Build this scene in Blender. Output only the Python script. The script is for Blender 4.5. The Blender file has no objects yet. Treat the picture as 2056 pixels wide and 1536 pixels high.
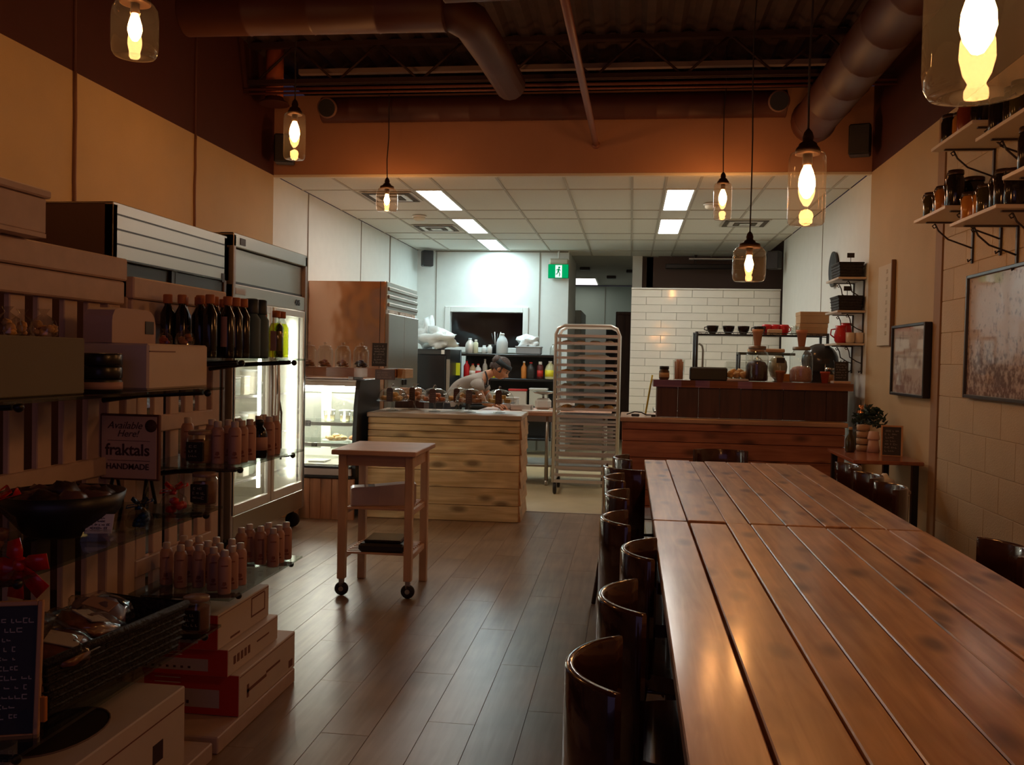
import bpy, bmesh, math, random
from mathutils import Vector, Matrix, noise as mnoise
random.seed(7)
PI = math.pi
SC = bpy.context.scene
COL = SC.collection
# ---------------------------------------------------------------- camera, world, exposure
cam_d = bpy.data.cameras.new('camera'); cam = bpy.data.objects.new('camera', cam_d); COL.objects.link(cam)
F_PX, YAW, PITCH, ROLL, CAM_H = 1836.0, .1281, .0262, .0207, 1.389
_fw = Vector((-math.sin(YAW), math.cos(YAW), 0)); _r = Vector((math.cos(YAW), math.sin(YAW), 0)); _u = Vector((0, 0, 1))
_w = _fw*math.cos(PITCH) - _u*math.sin(PITCH); _u2 = _u*math.cos(PITCH) + _fw*math.sin(PITCH)
_R = _r*math.cos(ROLL) + _u2*math.sin(ROLL); _U = _u2*math.cos(ROLL) - _r*math.sin(ROLL)
mw = Matrix((_R, _U, -_w)).transposed().to_4x4(); mw.translation = (0, 0, CAM_H)
cam.matrix_world = mw
cam_d.sensor_fit = 'HORIZONTAL'; cam_d.sensor_width = 36; cam_d.lens = 36*F_PX/2056; cam_d.clip_start = .02
SC.camera = cam
SC.view_settings.view_transform = 'Standard'; SC.view_settings.look = 'None'
SC.view_settings.gamma = 1; SC.view_settings.use_curve_mapping = False
SC.view_settings.exposure = 0.0
wd = bpy.data.worlds.new('world'); SC.world = wd; wd.use_nodes = True
wd.node_tree.nodes['Background'].inputs[0].default_value = (.30, .22, .42, 1)
wd.node_tree.nodes['Background'].inputs[1].default_value = .05
PENDANT_W, PANEL_E, BULB_E = 4.5, 17.0, 90
PEND_COL, PANEL_COL = (1, .43, .12), (1, .97, .88)
def area_light(name, loc, rot, sx, sy, power, col):
    d = bpy.data.lights.new(name, 'AREA'); d.shape = 'RECTANGLE'; d.size = sx; d.size_y = sy; d.energy = power; d.color = col
    o = bpy.data.objects.new(name, d); COL.objects.link(o); o.location = loc; o.rotation_euler = rot; return o
# dusk light from the shop window behind the photographer
area_light('window_daylight', (-.7, -1.9, 1.7), (PI/2, 0, 0), 4.6, 2.2, 5.0, (.66, .50, 1.0))

# ---------------------------------------------------------------- materials
def _new(name):
    m = bpy.data.materials.new(name); m.use_nodes = True
    return m, m.node_tree.nodes, m.node_tree.links, m.node_tree.nodes['Principled BSDF']
def M(name, c, rough=.5, metal=0, var=.0, scale=8, bump=0, bscale=60, coat=0, rnd=0, emit=0):
    m, n, l, b = _new(name)
    b.inputs['Roughness'].default_value = rough; b.inputs['Metallic'].default_value = metal
    b.inputs['Coat Weight'].default_value = coat; b.inputs['Base Color'].default_value = (*c, 1)
    tc = n.new('ShaderNodeTexCoord')
    src = None
    if var or rnd:
        nz = n.new('ShaderNodeTexNoise'); nz.inputs['Scale'].default_value = scale; nz.inputs['Detail'].default_value = 6
        l.new(tc.outputs['Object'], nz.inputs['Vector'])
        hs = n.new('ShaderNodeHueSaturation'); hs.inputs['Color'].default_value = (*c, 1)
        mr = n.new('ShaderNodeMapRange'); mr.inputs[3].default_value = 1-var; mr.inputs[4].default_value = 1+var
        mr.inputs[1].default_value = .3; mr.inputs[2].default_value = .7
        l.new(nz.outputs[0], mr.inputs[0]); last = mr.outputs[0]
        if rnd:
            oi = n.new('ShaderNodeObjectInfo'); m2 = n.new('ShaderNodeMapRange')
            m2.inputs[3].default_value = 1-rnd; m2.inputs[4].default_value = 1+rnd
            l.new(oi.outputs['Random'], m2.inputs[0])
            mm = n.new('ShaderNodeMath'); mm.operation = 'MULTIPLY'; l.new(last, mm.inputs[0]); l.new(m2.outputs[0], mm.inputs[1]); last = mm.outputs[0]
        l.new(last, hs.inputs['Value']); l.new(hs.outputs[0], b.inputs['Base Color'])
    if bump:
        nb = n.new('ShaderNodeTexNoise'); nb.inputs['Scale'].default_value = bscale; nb.inputs['Detail'].default_value = 4
        l.new(tc.outputs['Object'], nb.inputs['Vector'])
        bp = n.new('ShaderNodeBump'); bp.inputs['Strength'].default_value = bump; bp.inputs['Distance'].default_value = .01
        l.new(nb.outputs[0], bp.inputs['Height']); l.new(bp.outputs[0], b.inputs['Normal'])
    if emit:
        b.inputs['Emission Color'].default_value = (*c, 1); b.inputs['Emission Strength'].default_value = emit
    return m
def wood(name, c1, c2, axis=1, rough=.4, grain=22, knots=0, rnd=.12, coat=0, bump=.12, kcol=None):
    m, n, l, b = _new(name)
    b.inputs['Roughness'].default_value = rough; b.inputs['Coat Weight'].default_value = coat; b.inputs['Coat Roughness'].default_value = .15
    tc = n.new('ShaderNodeTexCoord'); oi = n.new('ShaderNodeObjectInfo')
    ad = n.new('ShaderNodeVectorMath'); ad.operation = 'ADD'
    cm = n.new('ShaderNodeMath'); cm.operation = 'MULTIPLY'; cm.inputs[1].default_value = 37.0; l.new(oi.outputs['Random'], cm.inputs[0])
    l.new(tc.outputs['Object'], ad.inputs[0]); l.new(cm.outputs[0], ad.inputs[1])
    sc = [grain]*3; sc[axis] = grain*.07
    mp = n.new('ShaderNodeMapping'); mp.inputs['Scale'].default_value = sc; l.new(ad.outputs[0], mp.inputs[0])
    nz = n.new('ShaderNodeTexNoise'); nz.inputs['Scale'].default_value = 1; nz.inputs['Detail'].default_value = 8; nz.inputs['Distortion'].default_value = .6
    l.new(mp.outputs[0], nz.inputs['Vector'])
    cr = n.new('ShaderNodeValToRGB'); e = cr.color_ramp.elements
    e[0].position = .32; e[0].color = (*c1, 1); e[1].position = .68; e[1].color = (*c2, 1)
    l.new(nz.outputs[0], cr.inputs[0]); last = cr.outputs[0]
    # broad cloudy variation
    n2 = n.new('ShaderNodeTexNoise'); n2.inputs['Scale'].default_value = 3.2; l.new(ad.outputs[0], n2.inputs['Vector'])
    m0 = n.new('ShaderNodeMapRange'); m0.inputs[1].default_value = .35; m0.inputs[2].default_value = .65; m0.inputs[3].default_value = .86; m0.inputs[4].default_value = 1.12
    l.new(n2.outputs[0], m0.inputs[0])
    m2 = n.new('ShaderNodeMapRange'); m2.inputs[3].default_value = 1-rnd; m2.inputs[4].default_value = 1+rnd; l.new(oi.outputs['Random'], m2.inputs[0])
    mm = n.new('ShaderNodeMath'); mm.operation = 'MULTIPLY'; l.new(m0.outputs[0], mm.inputs[0]); l.new(m2.outputs[0], mm.inputs[1])
    hs = n.new('ShaderNodeHueSaturation'); l.new(last, hs.inputs['Color']); l.new(mm.outputs[0], hs.inputs['Value']); last = hs.outputs[0]
    if knots:
        s2 = [knots]*3; s2[axis] = knots*.42
        mk = n.new('ShaderNodeMapping'); mk.inputs['Scale'].default_value = s2; l.new(ad.outputs[0], mk.inputs[0])
        vo = n.new('ShaderNodeTexVoronoi'); vo.inputs['Scale'].default_value = 1; l.new(mk.outputs[0], vo.inputs['Vector'])
        kr = n.new('ShaderNodeMapRange'); kr.inputs[1].default_value = .10; kr.inputs[2].default_value = .30; kr.inputs[3].default_value = .85; kr.inputs[4].default_value = 0
        l.new(vo.outputs['Distance'], kr.inputs[0])
        mx = n.new('ShaderNodeMix'); mx.data_type = 'RGBA'; l.new(kr.outputs[0], mx.inputs[0]); l.new(last, mx.inputs[6])
        mx.inputs[7].default_value = (*(kcol or [v*.32 for v in c1]), 1); last = mx.outputs[2]
    l.new(last, b.inputs['Base Color'])
    bp = n.new('ShaderNodeBump'); bp.inputs['Strength'].default_value = bump; bp.inputs['Distance'].default_value = .004
    l.new(nz.outputs[0], bp.inputs['Height']); l.new(bp.outputs[0], b.inputs['Normal'])
    return m
def glass(name, tint=(1, 1, 1), rough=.02, refl=1.0, base=.0, haze=0):
    m = bpy.data.materials.new(name); m.use_nodes = True; n = m.node_tree.nodes; l = m.node_tree.links
    n.remove(n['Principled BSDF']); out = n['Material Output']
    t = n.new('ShaderNodeBsdfTransparent'); t.inputs[0].default_value = (*tint, 1)
    g = n.new('ShaderNodeBsdfGlossy'); g.inputs['Roughness'].default_value = rough
    fr = n.new('ShaderNodeFresnel'); ge = n.new('ShaderNodeNewGeometry'); io = n.new('ShaderNodeMapRange'); io.inputs[3].default_value = 1.45; io.inputs[4].default_value = 1/1.45
    l.new(ge.outputs['Backfacing'], io.inputs[0]); l.new(io.outputs[0], fr.inputs[0])
    mr = n.new('ShaderNodeMapRange'); mr.inputs[3].default_value = base; mr.inputs[4].default_value = refl
    l.new(fr.outputs[0], mr.inputs[0])
    mx = n.new('ShaderNodeMixShader'); l.new(mr.outputs[0], mx.inputs[0]); l.new(t.outputs[0], mx.inputs[1]); l.new(g.outputs[0], mx.inputs[2])
    last = mx.outputs[0]
    if haze:
        tr = n.new('ShaderNodeBsdfTranslucent'); tr.inputs[0].default_value = (.9, .85, .8, 1)
        m3 = n.new('ShaderNodeMixShader'); m3.inputs[0].default_value = haze; l.new(last, m3.inputs[1]); l.new(tr.outputs[0], m3.inputs[2]); last = m3.outputs[0]
    l.new(last, out.inputs[0]); return m
def emis(name, c, s):
    m = bpy.data.materials.new(name); m.use_nodes = True; n = m.node_tree.nodes; l = m.node_tree.links
    n.remove(n['Principled BSDF']); e = n.new('ShaderNodeEmission'); e.inputs[0].default_value = (*c, 1); e.inputs[1].default_value = s
    l.new(e.outputs[0], n['Material Output'].inputs[0]); return m
def steel(name, c=(.62, .6, .57), rough=.28, wav=.0):
    m, n, l, b = _new(name); b.inputs['Base Color'].default_value = (*c, 1); b.inputs['Metallic'].default_value = 1; b.inputs['Roughness'].default_value = rough
    if wav:
        tc = n.new('ShaderNodeTexCoord'); nz = n.new('ShaderNodeTexNoise'); nz.inputs['Scale'].default_value = 2.2
        l.new(tc.outputs['Object'], nz.inputs['Vector']); bp = n.new('ShaderNodeBump'); bp.inputs['Strength'].default_value = wav; bp.inputs['Distance'].default_value = .05
        l.new(nz.outputs[0], bp.inputs['Height']); l.new(bp.outputs[0], b.inputs['Normal'])
    return m

# ---------------------------------------------------------------- mesh builder
class MB:
    def __init__(s, *items): s.v = []; s.f = []; s.sm = []
    def add(s, vs, fs, smooth=False):
        o = len(s.v); s.v += [tuple(v) for v in vs]; s.f += [tuple(i+o for i in f) for f in fs]; s.sm += [smooth]*len(fs); return s
    def box(s, x0, x1, y0, y1, z0, z1, c=0, R=None, off=None):
        if x0 > x1: x0, x1 = x1, x0
        if y0 > y1: y0, y1 = y1, y0
        if z0 > z1: z0, z1 = z1, z0
        if c:
            c = min(c, (x1-x0)*.45, (y1-y0)*.45, (z1-z0)*.45)
            bm = bmesh.new(); bmesh.ops.create_cube(bm, size=1)
            for v in bm.verts: v.co = Vector(((x0+x1)/2+v.co.x*(x1-x0), (y0+y1)/2+v.co.y*(y1-y0), (z0+z1)/2+v.co.z*(z1-z0)))
            bmesh.ops.bevel(bm, geom=list(bm.edges), offset=c, segments=1, affect='EDGES')
            vs = [v.co.copy() for v in bm.verts]; bm.verts.index_update(); fs = [[v.index for v in f.verts] for f in bm.faces]; bm.free()
        else:
            vs = [Vector((x, y, z)) for z in (z0, z1) for y in (y0, y1) for x in (x0, x1)]
            fs = [(0, 2, 3, 1), (4, 5, 7, 6), (0, 1, 5, 4), (2, 6, 7, 3), (0, 4, 6, 2), (1, 3, 7, 5)]
        if R is not None: vs = [R @ v for v in vs]
        if off is not None: vs = [v+Vector(off) for v in vs]
        return s.add(vs, fs)
    def tube(s, pts, r, n=8, cap=True, r2=None):
        pts = [Vector(p) for p in pts]; rings = []
        up = Vector((0, 0, 1)); prev = None
        for i, p in enumerate(pts):
            d = (pts[min(i+1, len(pts)-1)]-pts[max(i-1, 0)]).normalized()
            if prev is None:
                a = Vector((1, 0, 0)) if abs(d.z) > .9 else up
                x = d.cross(a).normalized()
            else:
                x = (prev-d*prev.dot(d)).normalized()
            prev = x; y = d.cross(x)
            rr = r if r2 is None else r+(r2-r)*i/(len(pts)-1)
            if isinstance(r, (list, tuple)): rr = r[i]
            rings.append([p+x*math.cos(2*PI*k/n)*rr+y*math.sin(2*PI*k/n)*rr for k in range(n)])
        vs = [v for rg in rings for v in rg]; fs = []
        for i in range(len(rings)-1):
            for k in range(n): fs.append((i*n+k, i*n+(k+1) % n, (i+1)*n+(k+1) % n, (i+1)*n+k))
        s.add(vs, fs, True)
        if cap: s.add(rings[0], [tuple(range(n))[::-1]]); s.add(rings[-1], [tuple(range(n))])
        return s
    def lathe(s, prof, n=16, c=(0, 0, 0), sx=1, sy=1, smooth=True, R=None):
        c = Vector(c); vs = []; fs = []
        for r, z in prof:
            for k in range(n):
                v = Vector((math.cos(2*PI*k/n)*r*sx, math.sin(2*PI*k/n)*r*sy, z))
                if R is not None: v = R @ v
                vs.append(c+v)
        for i in range(len(prof)-1):
            for k in range(n): fs.append((i*n+k, i*n+(k+1) % n, (i+1)*n+(k+1) % n, (i+1)*n+k))
        s.add(vs, fs, smooth)
        if prof[0][0] > 1e-5: s.add(vs[:n], [tuple(range(n))[::-1]])
        if prof[-1][0] > 1e-5: s.add(vs[-n:], [tuple(range(n))])
        return s
    def ball(s, c, r, n=10, m=7, sx=1, sy=1, sz=1, R=None):
        return s.lathe([(max(1e-6, math.sin(PI*i/m))*r, -math.cos(PI*i/m)*r*sz) for i in range(m+1)], n, c, sx, sy, True, R)
    def blob(s, c, r, jit=.25, n=10, m=7, sz=1, seed=0, sx=1, sy=1):
        rr = random.Random(seed); c = Vector(c); vs = []; fs = []; o = Vector((rr.random()*50, rr.random()*50, 0))
        for i in range(m+1):
            for k in range(n):
                d = Vector((math.sin(PI*i/m)*math.cos(2*PI*k/n), math.sin(PI*i/m)*math.sin(2*PI*k/n), -math.cos(PI*i/m)))
                q = r*(1+jit*mnoise.noise(d*1.7+o)*1.6)
                vs.append(c+Vector((d.x*q*sx, d.y*q*sy, d.z*q*sz)))
        for i in range(m):
            for k in range(n): fs.append((i*n+k, i*n+(k+1) % n, (i+1)*n+(k+1) % n, (i+1)*n+k))
        return s.add(vs, fs, True)
    def prism(s, poly, d, plane='xy', smooth=False):   # closed polygon extruded between d[0] and d[1]
        def P(a, b, t): return {'xy': (a, b, t), 'xz': (a, t, b), 'yz': (t, a, b)}[plane]
        n = len(poly); vs = [P(a, b, d[0]) for a, b in poly]+[P(a, b, d[1]) for a, b in poly]
        s.add(vs, [tuple(range(n))[::-1], tuple(range(n, 2*n))]); s.add(vs, [(i, (i+1) % n, n+(i+1) % n, n+i) for i in range(n)], smooth); return s
    def strip(s, a, b, th):     # two matching poly-lines -> sheet with thickness along normal
        a = [Vector(p) for p in a]; b = [Vector(p) for p in b]; n = len(a); nn = []
        for i in range(n):
            t = (a[min(i+1, n-1)]-a[max(i-1, 0)]); nn.append(t.cross(b[i]-a[i]).normalized()*th)
        vs = a+b+[a[i]+nn[i] for i in range(n)]+[b[i]+nn[i] for i in range(n)]; fs = []
        for i in range(n-1):
            fs += [(i, n+i, n+i+1, i+1), (2*n+i, 2*n+i+1, 3*n+i+1, 3*n+i), (i, i+1, 2*n+i+1, 2*n+i), (n+i, 3*n+i, 3*n+i+1, n+i+1)]
        s.add(vs, fs, True); s.add(vs, [(0, 2*n, 3*n, n), (n-1, 2*n-1, 4*n-1, 3*n-1)]); return s
    def mesh(s, name, fix=True):
        me = bpy.data.meshes.new(name); me.from_pydata(s.v, [], s.f); me.polygons.foreach_set('use_smooth', s.sm)
        if fix:
            bm = bmesh.new(); bm.from_mesh(me); bmesh.ops.remove_doubles(bm, verts=bm.verts, dist=1e-5); bmesh.ops.recalc_face_normals(bm, faces=bm.faces); bm.to_mesh(me); bm.free()
        me.update(); return me
def obj(name, mb, m, parent=None, label=None, loc=None, rot=None, kind=None):
    me = mb if isinstance(mb, bpy.types.Mesh) else mb.mesh(name)
    if m is not None and not me.materials: me.materials.append(m)
    o = bpy.data.objects.new(name, me); COL.objects.link(o)
    if parent: o.parent = parent
    if loc: o.location = loc
    if rot: o.rotation_euler = rot
    if label: o['label'] = label
    if kind: o['kind'] = kind
    return o
def thing(name, label, cat, loc=(0, 0, 0), rz=0, group=None):
    o = bpy.data.objects.new(name, None); COL.objects.link(o); o.empty_display_size = .05
    o.location = loc; o.rotation_euler = (0, 0, rz); o['label'] = label; o['category'] = cat
    if group: o['group'] = group
    return o
def tag(o, label, cat, group=None):
    o['label'] = label; o['category'] = cat
    if group: o['group'] = group
    return o
def struct(name, mb, m, loc=None, parent=None):
    o = obj(name, mb, m, parent, loc=loc)
    if not parent: o['kind'] = 'structure'
    return o
def kids(o): return [c for c in list(COL.objects) if c.parent == o]
CH = {}
def dup(root, loc, rz=None, label=None, group=None, skip=()):
    if root.name not in CH: CH[root.name] = [(c, kids(c)) for c in kids(root)]
    r = root.copy(); COL.objects.link(r); r.location = loc
    if rz is not None: r.rotation_euler = (0, 0, rz)
    if label: r['label'] = label
    if group: r['group'] = group
    for c, gs in CH[root.name]:
        if c.name.split('.')[0] in skip: continue
        d = c.copy(); COL.objects.link(d); d.parent = r
        for g in gs: e = g.copy(); COL.objects.link(e); e.parent = d
    return r
ORD = ['first', 'second', 'third', 'fourth', 'fifth', 'sixth', 'seventh', 'eighth', 'ninth', 'tenth', 'eleventh', 'twelfth', 'thirteenth', 'fourteenth']
def text_mesh(txt, size, depth=.001, align='CENTER', shear=0, bold=False, sp=1.0):
    cu = bpy.data.curves.new('lettering', 'FONT'); cu.body = txt; cu.size = size; cu.extrude = depth; cu.align_x = align; cu.align_y = 'CENTER'
    cu.shear = shear; cu.space_character = sp; cu.resolution_u = 3
    if bold: cu.offset = size*.018
    o = bpy.data.objects.new('lettering', cu); COL.objects.link(o)
    dg = bpy.context.evaluated_depsgraph_get(); me = bpy.data.meshes.new_from_object(o.evaluated_get(dg))
    bpy.data.objects.remove(o); bpy.data.curves.remove(cu); return me
def lettering(txt, size, m, parent, loc, rot, name='lettering', **k):
    me = text_mesh(txt, size, **k); me.materials.clear(); me.materials.append(m)
    o = bpy.data.objects.new(name, me); COL.objects.link(o); o.parent = parent; o.location = loc; o.rotation_euler = rot; return o
def scribble(x0, x1, z0, z1, rows, seed=0, th=.0018, ragged=.35):   # hand-chalked lines in the x-z plane at y=0, facing -y
    rr = random.Random(seed); mb = MB(); H = (z1-z0)/rows
    for i in range(rows):
        z = z1-H*(i+.5); x = x0+rr.random()*.1*(x1-x0); e = x1-rr.random()*ragged*(x1-x0)
        while x < e:
            w = H*(.25+rr.random()*.35); h = H*(.2+rr.random()*.35)
            mb.box(x, x+w, -.0012, 0, z-h*.5, z-h*.5+th); mb.box(x, x+th, -.0012, 0, z-h*.5, z+h*.5)
            if rr.random() < .5: mb.box(x, x+w, -.0012, 0, z+h*.4, z+h*.4+th)
            x += w+H*(.12 if rr.random() < .8 else .5)
    return mb
# ---------------------------------------------------------------- shared materials
tan = M('tan_wall_paint', (.55, .395, .215), .75, var=.04, scale=3, bump=.15, bscale=140)
tanR = M('cream_block_paint', (.52, .40, .25), .7, var=.05, scale=5, bump=.3, bscale=90, rnd=.03)
maroon = M('maroon_paint', (.060, .008, .004), .8, var=.05)
terracotta = M('terracotta_paint', (.44, .22, .13), .75, var=.05, scale=3, bump=.1, bscale=120)
white_wall = M('white_kitchen_paint', (.80, .82, .78), .6, var=.02)
seam = M('wall_seam_caulk', (.20, .085, .04), .7)
seam_grey = M('grey_panel_seam', (.30, .27, .22), .7)
tileceil = M('ceiling_tile_white', (.76, .75, .68), .9, var=.05, scale=160, rnd=.02)
gridm = M('ceiling_grid_metal', (.50, .47, .40), .6)
darkdeck = M('dark_painted_deck', (.055, .028, .024), .8, var=.2)
darksteel = M('dark_joist_steel', (.05, .02, .016), .6)
ductm = M('maroon_duct', (.075, .017, .010), .55)
pipe_m = M('rust_pipe', (.22, .07, .04), .5)
kfloor = M('tan_kitchen_vinyl', (.56, .43, .24), .35, var=.08, scale=4)
flwood = wood('floor_plank_vinyl', (.235, .155, .10), (.32, .22, .145), 1, .31, 30, 0, .05, bump=.10)
grout = M('grout', (.50, .48, .42), .9)
subway = M('white_glazed_tile', (.80, .78, .70), .07, var=.02, rnd=.03)
black = M('black_plastic', (.015, .014, .014), .4)
blackm = M('black_metal', (.02, .018, .017), .35, metal=.3)
iron = M('black_wrought_iron', (.03, .02, .016), .5)
chrome = steel('chrome', (.75, .73, .7), .15)
ss = steel('brushed_stainless', (.46, .43, .38), .34)
ss_wavy = steel('polished_steel_reflection_tint', (.74, .45, .31), .2, wav=1.0)  # coppery base colour paints warm reflections into plain stainless steel
alu = M('aluminium', (.74, .70, .64), .38, metal=.55)
white = M('white_enamel', (.82, .82, .78), .35)
whitep = M('white_painted_wood', (.58, .44, .38), .55, var=.06, scale=20)
card_w = M('white_carton', (.66, .56, .50), .6, var=.03)
card_k = M('brown_cardboard', (.48, .31, .16), .8, var=.05)
redc = M('red_carton', (.55, .025, .02), .5)
glassm = glass('clear_glass', (.90, .91, .89), base=.05); amber = glass('smoky_amber_glass', (.90, .80, .73), .03, haze=.003)
shelfglass = glass('green_edged_shelf_glass', (.72, .78, .74), .05, base=.06)
fr_glass = glass('picture_glass', (.97, .97, .97), .04, .55, .0)
slate = M('chalkboard_slate', (.022, .018, .018), .55)
chalk = M('chalk', (.42, .38, .36), .9)
pine = wood('knotty_cedar_boards', (.62, .40, .17), (.93, .71, .40), 0, .5, 26, 7.5, .14)
pineY = wood('knotty_cedar_boards_side', (.50, .28, .13), (.68, .42, .21), 1, .5, 26, 5.5, .14)
cedar = wood('reddish_cedar_boards', (.28, .09, .05), (.45, .18, .10), 0, .5, 26, 7, .10)
cedarV = wood('reddish_cedar_upright', (.42, .19, .09), (.60, .29, .15), 2, .5, 30, 4, .12)
tablew = wood('varnished_table_planks', (.42, .20, .07), (.72, .43, .20), 1, .36, 24, 8.5, .13, coat=.35, bump=.06, kcol=(.12, .04, .015))
birch = wood('birch_cart_wood', (.60, .38, .26), (.70, .46, .33), 0, .45, 30, 0, .03)
birchV = wood('birch_cart_upright', (.60, .40, .25), (.70, .49, .33), 2, .45, 30, 0, .03)
slab = wood('dark_live_edge_slab', (.16, .05, .02), (.34, .13, .05), 0, .22, 12, 3, .1, coat=.5)
espresso = wood('dark_stained_boards', (.055, .022, .015), (.10, .04, .026), 2, .45, 20, 0, .15)
chairw = M('dark_bentwood', (.055, .020, .014), .17, coat=.6, var=.15, scale=20)
terra = M('terracotta_clay', (.62, .28, .16), .7)
paper = M('white_paper', (.74, .70, .64), .8)
kraft = M('kraft_paper', (.50, .34, .19), .8)
wicker = M('black_wicker', (.022, .018, .017), .6, var=.3, scale=60, bump=.9, bscale=70)
cello = glass('cellophane', (.90, .88, .86), .12, 1.0, .05)
bakedm = M('baked_golden', (.80, .46, .15), .6, var=.3, scale=40, bump=.5)
bakedd = M('baked_brown', (.40, .17, .07), .6, var=.3, scale=40, bump=.5)
choc = M('dark_chocolate', (.05, .022, .015), .5, var=.3, scale=50)
plastic_w = M('translucent_white_plastic', (.74, .76, .74), .35)
redg = M('red_glaze', (.55, .02, .025), .2)
rubber = M('black_rubber', (.02, .02, .02), .6)

XL, XR, HC, YB = -3.28, 1.98, 3.02, 8.07
# ---------------------------------------------------------------- structure
fl = struct('floor', MB().box(XL-.1, XR+.1, -2.2, 8.25, -.12, -.004), M('floor_underlay', (.05, .04, .03), .8))
plank_meshes = []
pw, pl = .182, 1.22
cols = int(5.26/pw)+1
for k in range(4):
    plank_meshes.append(MB().box(0, pw-.0012, 0, pl-.0012, -.004, -.0003*k/3, c=.0008).mesh('plank')); plank_meshes[-1].materials.append(flwood)
cut_meshes = {}
for i in range(cols):
    y = -.25-((i*.43) % 1.0)*pl
    while y < 8.25:
        x = XL+i*pw
        w = min(pw, XR-x); y2 = min(y+pl, 8.25)
        if w > .01 and y2-y > .02:
            if w >= pw-1e-6 and y2-y > pl-1e-6: obj('plank', plank_meshes[random.randrange(4)], None, fl, loc=(x, y, 0))
            else: obj('plank', MB().box(0, w-.0012, 0, y2-y-.0012, -.004, 0, c=.0008), flwood, fl, loc=(x, y, 0))
        y += pl
kf = struct('floor_kitchen', MB().box(XL-.1, XR+1.4, 8.25, 20.2, -.12, 0), kfloor)
struct('trim_1', MB().box(XL, -.05, 8.235, 8.262, 0, .004, c=.001), M('floor_transition_strip', (.42, .36, .28), .4))
# left wall: tan below, maroon above
struct('wall_left', MB().box(XL-.12, XL, -2.2, YB, 0, HC), tan)
struct('wall_left_upper', MB().box(XL-.12, XL, -2.2, YB, HC, 4.4), maroon)
struct('wall_left_kitchen', MB().box(XL-.12, XL, YB, 13.86, 0, HC), white_wall)
wr = struct('wall_right', MB().box(XR+.006, XR+.14, -2.2, 6.20, 0, HC), M('block_mortar', (.56, .43, .27), .85))
struct('wall_right_plaster', MB().box(XR, XR+.14, 6.36, YB, 0, HC), tan)
struct('wall_right_upper', MB().box(XR, XR+.14, -2.2, YB, HC, 4.4), maroon)
struct('wall_right_kitchen', MB().box(XR, XR+.14, YB, 12.45, 0, HC), white_wall)
struct('trim_2', MB().box(XR-.006, XR+.1, 6.215, 6.345, 0, HC), M('brown_control_joint', (.33, .19, .09), .7))
bl, bh = .40, .2013
full = MB().box(XR, XR+.03, 0, bl-.003, 0, bh-.003, c=.002).mesh('block'); full.materials.append(tanR)
half = MB().box(XR, XR+.03, 0, bl/2-.003, 0, bh-.003, c=.002).mesh('block'); half.materials.append(tanR)
for r in range(15):
    off = (r % 2)*bl/2
    y = 6.20-bl-off
    if off: obj('block', half, None, wr, loc=(0, 6.20-bl/2, r*bh))
    while y > 1.9: obj('block', full, None, wr, loc=(0, y, r*bh)); y -= bl
struct('wall_right_front', MB().box(XR, XR+.14, -2.2, 2.2, 0, HC), tanR)
struct('wall_street', MB().box(XL, XR, -2.35, -2.2, 0, .5).box(XL, XR, -2.35, -2.2, 2.9, 4.4).box(XL, XL+.3, -2.35, -2.2, .5, 2.9).box(XR-.9, XR, -2.35, -2.2, .5, 2.9), maroon)
# seams in the walls
def seam_strip(n, pts, m, w=.012):
    struct(n, MB().tube(pts, w, 6), m)
def wob(x, y, z0, z1, s, a=.004):
    rr = random.Random(s); return [(x, y+rr.uniform(-a, a), z0+(z1-z0)*i/12) for i in range(13)]
for i, (y, z0, m, w) in enumerate([(5.04, 1.5, seam, .014), (6.54, 1.5, seam, .012), (8.98, 0, seam_grey, .007), (10.82, 0, seam_grey, .005), (12.16, 0, seam_grey, .011)]):
    pts = wob(XL+.003, y, z0, HC, i, .004)
    seam_strip('trim_%d' % (i+3), pts, m, w)
    if i < 2: seam_strip('trim_%d' % (i+20), [(XL+.003, y-.005, HC), (XL+.003, y, 4.1)], M('dark_maroon_seam', (.10, .03, .02), .8), .010)
seam_strip('trim_8', [(XR-.002, 10.0, 0), (XR-.002, 10.0, HC)], seam_grey, .005)
# bulkhead above the drop ceiling edge
struct('wall_bulkhead', MB().box(XL-.12, XR+.14, YB, YB+.12, HC+.002, 3.74), terracotta)
struct('wall_above_ceiling', MB().box(XL-.12, XR+.14, 9.3, 9.4, HC+.1, 4.4), maroon)
struct('trim_9', MB().box(XL, XR, YB-.004, YB+.05, HC-.018, HC+.006, c=.002), M('white_ceiling_edge', (.75, .68, .55), .6))
# drop ceiling: tiles are pieces, grid is a trim
cl = struct('ceiling', MB().box(XL, XR, YB+.04, 14.4, HC+.03, HC+.06), M('ceiling_void', (.3, .3, .28), .9))
gx = [XL, -2.765, -2.155, -1.850, -1.241, -.631, -.022, .283, .588, 1.197, 1.807, XR]
gy = [YB+.04, 8.80, 10.02, 10.63, 11.85, 12.46, 13.68, 14.4]
LIGHTS = [(2, 1), (2, 3), (2, 5), (7, 1), (7, 3)]
for i in range(len(gx)-1):
    for j in range(len(gy)-1):
        if (i, j) in LIGHTS: continue
        obj('ceiling_tile', MB().box(gx[i]+.009, gx[i+1]-.009, gy[j]+.009, gy[j+1]-.009, HC+.002, HC+.016, c=.003), tileceil, cl)
g = MB()
for x in gx[1:-1]: g.box(x-.011, x+.011, gy[0], gy[-1], HC-.005, HC+.006)
for y in gy[1:-1]: g.box(XL, XR, y-.011, y+.011, HC-.0045, HC+.005)
obj('ceiling_grid', g, gridm, cl)
diffm = emis('fluorescent_diffuser', PANEL_COL, PANEL_E)
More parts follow.
